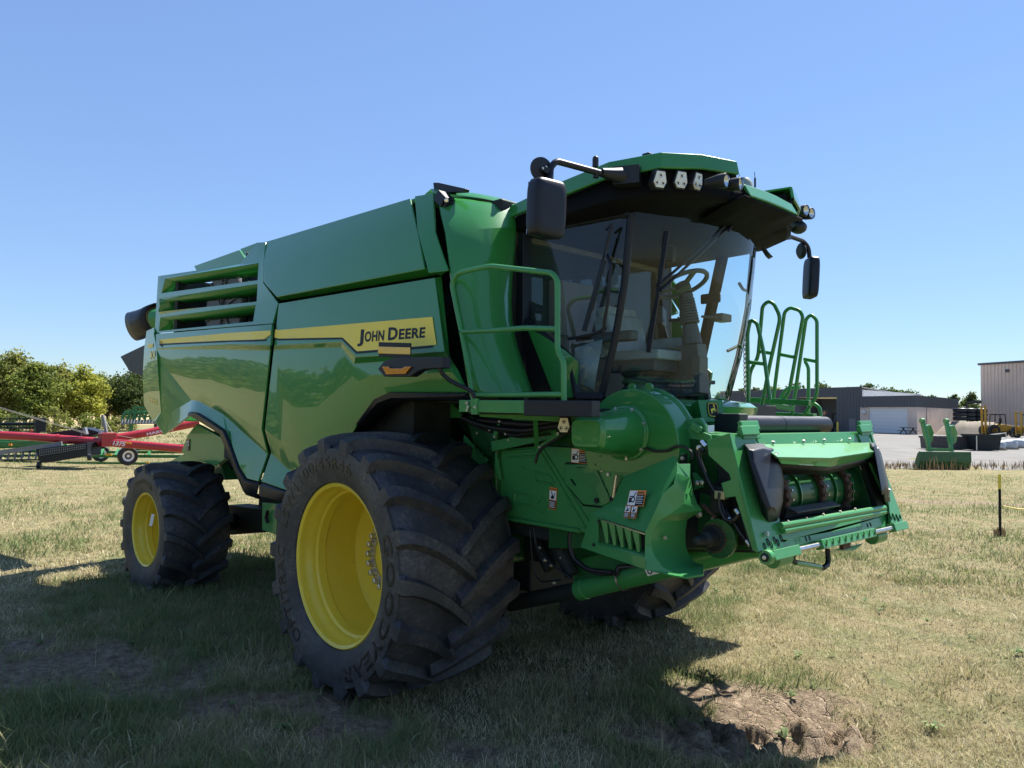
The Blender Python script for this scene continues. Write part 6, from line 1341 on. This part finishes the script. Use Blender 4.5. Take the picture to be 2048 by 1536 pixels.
bp = [(0, 0, .95, .15), (0, 0, 1.2, .15), (0, 0, 1.42, .16), (0, 0, 1.55, .06), (0, 0, 1.66, .1), (0, 0, 1.76, .08), (0, .2, 1.42, .07), (-.15, .28, 1.2, .05), (-.38, .22, 1.35, .04), (0, -.2, 1.42, .07), (-.15, -.28, 1.2, .05), (-.38, -.22, 1.35, .04), (0, .11, .85, .1), (-.08, .12, .48, .07), (0, .12, .05, .05), (-.12, .12, .02, .045), (0, -.11, .85, .1), (-.05, -.12, .48, .07), (.02, -.12, .05, .05), (-.1, -.12, .02, .045)]
be = [(0, 1), (1, 2), (2, 3), (3, 4), (4, 5), (2, 6), (6, 7), (7, 8), (2, 9), (9, 10), (10, 11), (0, 12), (12, 13), (13, 14), (14, 15), (0, 16), (16, 17), (17, 18), (18, 19)]
skin('body', bp, be, SKINM, pr)
skin('shirt', [(0, 0, .98, .165), (0, 0, 1.2, .165), (0, 0, 1.42, .175), (0, .21, 1.42, .085), (-.1, .26, 1.27, .075), (0, -.21, 1.42, .085), (-.1, -.26, 1.27, .075)], [(0, 1), (1, 2), (2, 3), (3, 4), (2, 5), (5, 6)], simple('orange_shirt', (.75, .2, .04), .8), pr)
skin('trousers', [(0, 0, .95, .16), (0, .11, .85, .115), (-.08, .12, .48, .085), (0, .12, .1, .075), (0, -.11, .85, .115), (-.05, -.12, .48, .085), (.02, -.12, .1, .075)], [(0, 1), (1, 2), (2, 3), (0, 4), (4, 5), (5, 6)], simple('dark_trousers', (.04, .05, .07), .8), pr)
# ================================================================== LEFT: AUGER AND HEADERS
REDP = paint('auger_red', (.36, .022, .03), .4, .5, .15); GREYS = simple('grey_steel', (.20, .21, .23), .5, .5, vary=.15)
W0 = 28.0
PHW = lambda x, y, w=W0: PH(x, y, w)
r = thing('grain_auger', 'long red grain auger with a dark wheeled hopper lying across the left side', 'grain auger', GP(200, W0)); r.location = (0, 0, 0)
g = G(); g.use(REDP).tube([PHW(-140, 864), PHW(60, 874), PHW(225, 886), PHW(390, 900)], .148, 20); g.lathe([(-.05, .16), (.05, .16)], PHW(120, 878), PHW(140, 880)-PHW(100, 876), 20); at_ = obj('main_tube', g, None, r, smooth=50)
g = G(); g.use(REDP).tube([PHW(222, 879, 28.6), PHW(300, 866, 29.2), PHW(400, 846, 30)], .15, 20); t2_ = obj('discharge_tube', g, None, r, smooth=50)
def letters_at(txt, p0, p1, h, w, mat, par, bold=.02, shear=0):
    a, b_ = PH(*p0, w), PH(*p1, w); g = G(); g.use(mat); n = (CAM-a).normalized(); xd = (b_-a); lettering(g, txt, a, xd, Vector((0, 0, 1)), h*w/FPX, xd.length, bold, lift=.0, shear=shear); return obj('lettering', g, None, par, smooth=0, merge=False)
letters_at('1375', (229, 891), (253, 893), 8.5, W0-.22, DECALW, at_, .04, .25); letters_at('HARVEST', (297, 871.5), (352, 861), 5, 28.9, DECALW, t2_, .05)
g = G(); g.use(simple('orange_tape', (.75, .33, .02), .5)).bar(PHW(254, 886, W0-.2), PHW(266, 887, W0-.2), .03, .05); obj('reflector', g, None, r)
g = G(); g.use(REDP).box(PHW(218, 880), (.5, .5, .5)); obj('gearbox', g, None, r, bevel=.02); g = G(); g.use(REDP).prism([PHW(x, y, W0-.15) for x, y in ((119, 878), (139, 880), (136, 889), (126, 889))], (0, .2, 0)); obj('strut_bracket', g, None, r, bevel=.02)
g = G(); g.use(GREYS).bar(PHW(128, 888, W0-.3), PHW(-60, 915, W0-.6), .09, .16); obj('support_strut', g, None, r)
g = G(); g.use(GREYS).bar(PHW(207, 831), PHW(217, 871), .09, .09); g.use(ZINC).tube([PHW(206, 833), PHW(205, 865)], .012, 5); g.use(ZINC).tube([PHW(209, 835), PHW(232, 872)], .008, 5); obj('lift_post', g, None, r)
g = G(); g.use(ZINC)
for dy in (0, 2.2): g.tube([PHW(-60, 800+dy), PHW(0, 815+dy), PHW(175, 866+dy)], .008, 5)
g.tube([PHW(2, 860), PHW(17, 868)], .02, 5); g.tube([PHW(240, 872), PHW(275, 878)], .008, 5); obj('brace_cable', g, None, r)
hb_ = [(76, 899), (178, 886), (180, 912), (85, 927)]
g = G(); g.use(GREYS if 0 else BLACKT); q = [PHW(x, y, 27.2) for x, y in hb_]; g.prism(q, _F0*.9); hp_ = obj('hopper', g, None, r, bevel=.01)
g = G(); g.use(GREYS); a, b_, c, d = (PHW(x, y, 27.15) for x, y in ((84, 901), (174, 889), (174, 897), (85, 912)))
for k in range(22): t = k/21; g.bar(a.lerp(b_, t), d.lerp(c, t), .012)
for k in range(3): t = k/2; g.bar(a.lerp(d, t), b_.lerp(c, t), .012)
obj('hopper_grate', g, None, hp_)
for x, y in ((84, 931), (184, 915)):
    g = G(); cc = PHW(x, y, 27.3); g.use(RUBBERL).lathe([(-.05, .06), (-.06, .11), (0, .12), (.06, .11), (.05, .06)], cc, _R0+_F0*.3, 18, cap=True); obj('hopper_wheel', g, None, hp_, smooth=50)
g = G(); g.use(BLACKT).prism([PHW(x, y, 28.6) for x, y in ((98, 868), (170, 856), (205, 866), (178, 876))], _F0*.6); g.use(GREYS).bar(PHW(172, 856, 28.2), PHW(176, 870, 28.2), .16, .1); g.bar(PHW(166, 862, 28.2), PHW(168, 892, 28.2), .05); obj('hopper_chute', g, None, r, bevel=.01)
# platform headers beyond the auger
JDG = simple('header_green', (.03, .17, .05), .45, vary=.15, scale=3); 
r = thing('grain_header', 'long green grain header low in the grass behind the red auger', 'header'); WB = 31.0
g = G(); g.use(JDG)
for (x0, y0, x1, y1, t) in ((-160, 893, 130, 886, .22), (-160, 907, 140, 902, .10), (-160, 915, 110, 911, .08), (-160, 922, 90, 920, .06)): g.bar(PH(x0, y0, WB), PH(x1, y1, WB), .25, t)
g.prism([PH(x, y, WB+.3) for x, y in ((-160, 884), (125, 878), (140, 892), (-160, 905))], _F0*.12); obj('frame', g, None, r, bevel=.01)
g = G(); g.use(BLACKT)
for k in range(14): x = -60+k*14; g.bar(PH(x, 905-k*.4, WB-.2), PH(x-4, 924-k*.4, WB-.6), .06)
obj('snout', g, None, r)
g = G(); g.use(DECALO).bar(PH(22, 890, WB-.3), PH(28, 890, WB-.3), .05, .08); obj('reflector', g, None, r)
r = thing('header_trailer', 'low green header trailer on white rimmed wheels in the grass', 'trailer')
g = G(); g.use(JDG).bar(PH(120, 912, 30.4), PH(420, 914, 30.4), .10, .12); g.bar(PH(120, 926, 30.1), PH(420, 928, 30.1), .07, .08); g.bar(PH(130, 905, 31.5), PH(420, 905, 31.5), .08, .1)
for x in (150, 205, 235, 300): g.bar(PH(x, 912, 30.3), PH(x+6, 900, 31.2), .08, .08)
g.prism([PH(x, y, 31) for x, y in ((250, 890), (420, 888), (420, 900), (258, 902))], _F0*.3); obj('frame', g, None, r)
g = G(); g.use(simple('amber_marker', (.7, .42, .03), .4)).bar(PH(215, 910, 30.2), PH(228, 910, 30.2), .03, .07); g.bar(PH(296, 926, 29.9), PH(304, 926, 29.9), .03, .05); obj('reflector', g, None, r)
for x, w in ((260, 29.6), (206, 31.4)):
    cc = PH(x, 915, w); cc.z = .36 if x == 260 else .33; rr = .36 if x == 260 else .33; g = G(); ax_ = (CAM-cc).normalized(); ax_.z = 0; ax_ = (ax_+_R0*.25).normalized(); g.use(RUBBERL).lathe([(-.1, rr*.55), (-.12, rr*.9), (-.07, rr), (.07, rr), (.12, rr*.9), (.1, rr*.55)], cc, ax_, 28, cap=True); wl = obj('wheel', g, None, r, smooth=50); g = G(); g.use(DECALW).lathe([(.125, rr*.58), (.11, rr*.5), (.09, rr*.2), (.12, rr*.14), (.12, .001)], cc, ax_, 22); obj('rim', g, None, wl)
r = thing('draper_header', 'header with a dark reel of fingers standing at the left edge behind the auger', 'header'); WD = 34
g = G(); g.use(JDG).prism([PH(x, y, WD) for x, y in ((-160, 872), (84, 868), (84, 884), (-160, 890))], _F0*.4); obj('frame', g, None, r)
g = G(); g.use(BLACKT).tube([PH(-160, 850, WD), PH(80, 849, WD)], .07, 8)
for a, dy in ((0, 838), (1, 856), (2, 866)): g.bar(PH(-160, dy, WD-.3+.1*a), PH(80, dy+.5, WD-.3+.1*a), .05)
for k in range(34):
    for dy in (838, 852): x = -150+k*6.9; g.bar(PH(x, dy, WD-.3), PH(x-1.5, dy+7, WD-.4), .02)
for x in (-80, 0, 78): g.bar(PH(x, 836, WD-.2), PH(x+1, 868, WD-.2), .12)
obj('reel', g, None, r); g = G(); g.use(BLACKT).box(PH(82, 850, WD-.1), (.5, .4, .6)); g.use(simple('tail_lamp_red', (.5, .05, .03), .4)).box(PH(66, 862, WD-.6), (.15, .1, .08)); obj('end_plate', g, None, r, bevel=.02)
r = thing('flex_header', 'green header with folded upright frames beside the tail of the combine', 'header'); WE = 36
g = G(); g.use(JDG)
for k in range(7): x = 250+k*11; g.tube([PH(x-4, 846, WE), PH(x, 826, WE), PH(x+14, 822, WE+.2)], .06, 6, .2); 
for y in (822, 828, 835, 843): g.bar(PH(254, y, WE), PH(345, y-2, WE), .07, .07)
g.bar(PH(268, 816, WE), PH(330, 815, WE), .1, .1); g.bar(PH(270, 816, WE), PH(272, 850, WE), .1, .1); obj('frame', g, None, r)
g = G(); g.use(GREYS).bar(PH(245, 847, WE-.3), PH(350, 845, WE-.3), .12, .14); 
for k in range(16): x = 248+k*6; g.bar(PH(x, 840, WE-.4), PH(x-2, 848, WE-.6), .035)
obj('cutter_bar', g, None, r); g = G(); g.use(JDG)
for x in (264, 330): g.bar(PH(x, 846, WE), PH(x, 870, WE), .14, .14)
obj('stand', g, None, r)
# ================================================================== LIGHT, SKY, RENDER SETTINGS
SUN_EL, SUN_AZ = math.radians(55.5), math.radians(SUNAZ)      # azimuth of the sun measured from +X towards +Y
w = bpy.data.worlds.new('World'); SC.world = w; w.use_nodes = True; nt = w.node_tree
bg = nt.nodes['Background']; sk = nt.nodes.new('ShaderNodeTexSky'); sk.sky_type = 'NISHITA'; sk.sun_disc = False
sk.sun_elevation = SUN_EL; sk.sun_rotation = PI/2-SUN_AZ; sk.altitude = 1500; sk.air_density = .9; sk.dust_density = .05; sk.ozone_density = 3.0
bw = nt.nodes.new('ShaderNodeRGBToBW'); pw = nt.nodes.new('ShaderNodeMath'); pw.operation = 'POWER'; pw.inputs[1].default_value = -.45; vm = nt.nodes.new('ShaderNodeVectorMath'); vm.operation = 'SCALE'
nt.links.new(sk.outputs[0], bw.inputs[0]); nt.links.new(bw.outputs[0], pw.inputs[0]); nt.links.new(sk.outputs[0], vm.inputs[0]); nt.links.new(pw.outputs[0], vm.inputs['Scale'])
hs = nt.nodes.new('ShaderNodeHueSaturation'); hs.inputs['Saturation'].default_value = 1.0; nt.links.new(vm.outputs[0], hs.inputs['Color']); nt.links.new(hs.outputs[0], bg.inputs[0]); bg.inputs[1].default_value = .102
ld = bpy.data.lights.new('sun', 'SUN'); ld.energy = 4.2; ld.angle = math.radians(.53); ld.color = (1, .955, .88)
so = bpy.data.objects.new('sun', ld); COL.objects.link(so)
sd = Vector((math.cos(SUN_AZ)*math.cos(SUN_EL), math.sin(SUN_AZ)*math.cos(SUN_EL), math.sin(SUN_EL)))
so.rotation_euler = sd.to_track_quat('Z', 'Y').to_euler(); so.location = sd*60
SC.view_settings.view_transform = 'Standard'; SC.view_settings.look = 'None'; SC.view_settings.exposure = EXPOSURE; SC.view_settings.gamma = 1
SC.cycles.max_bounces = 10; SC.cycles.transparent_max_bounces = 24
SC.cycles.use_denoising = True
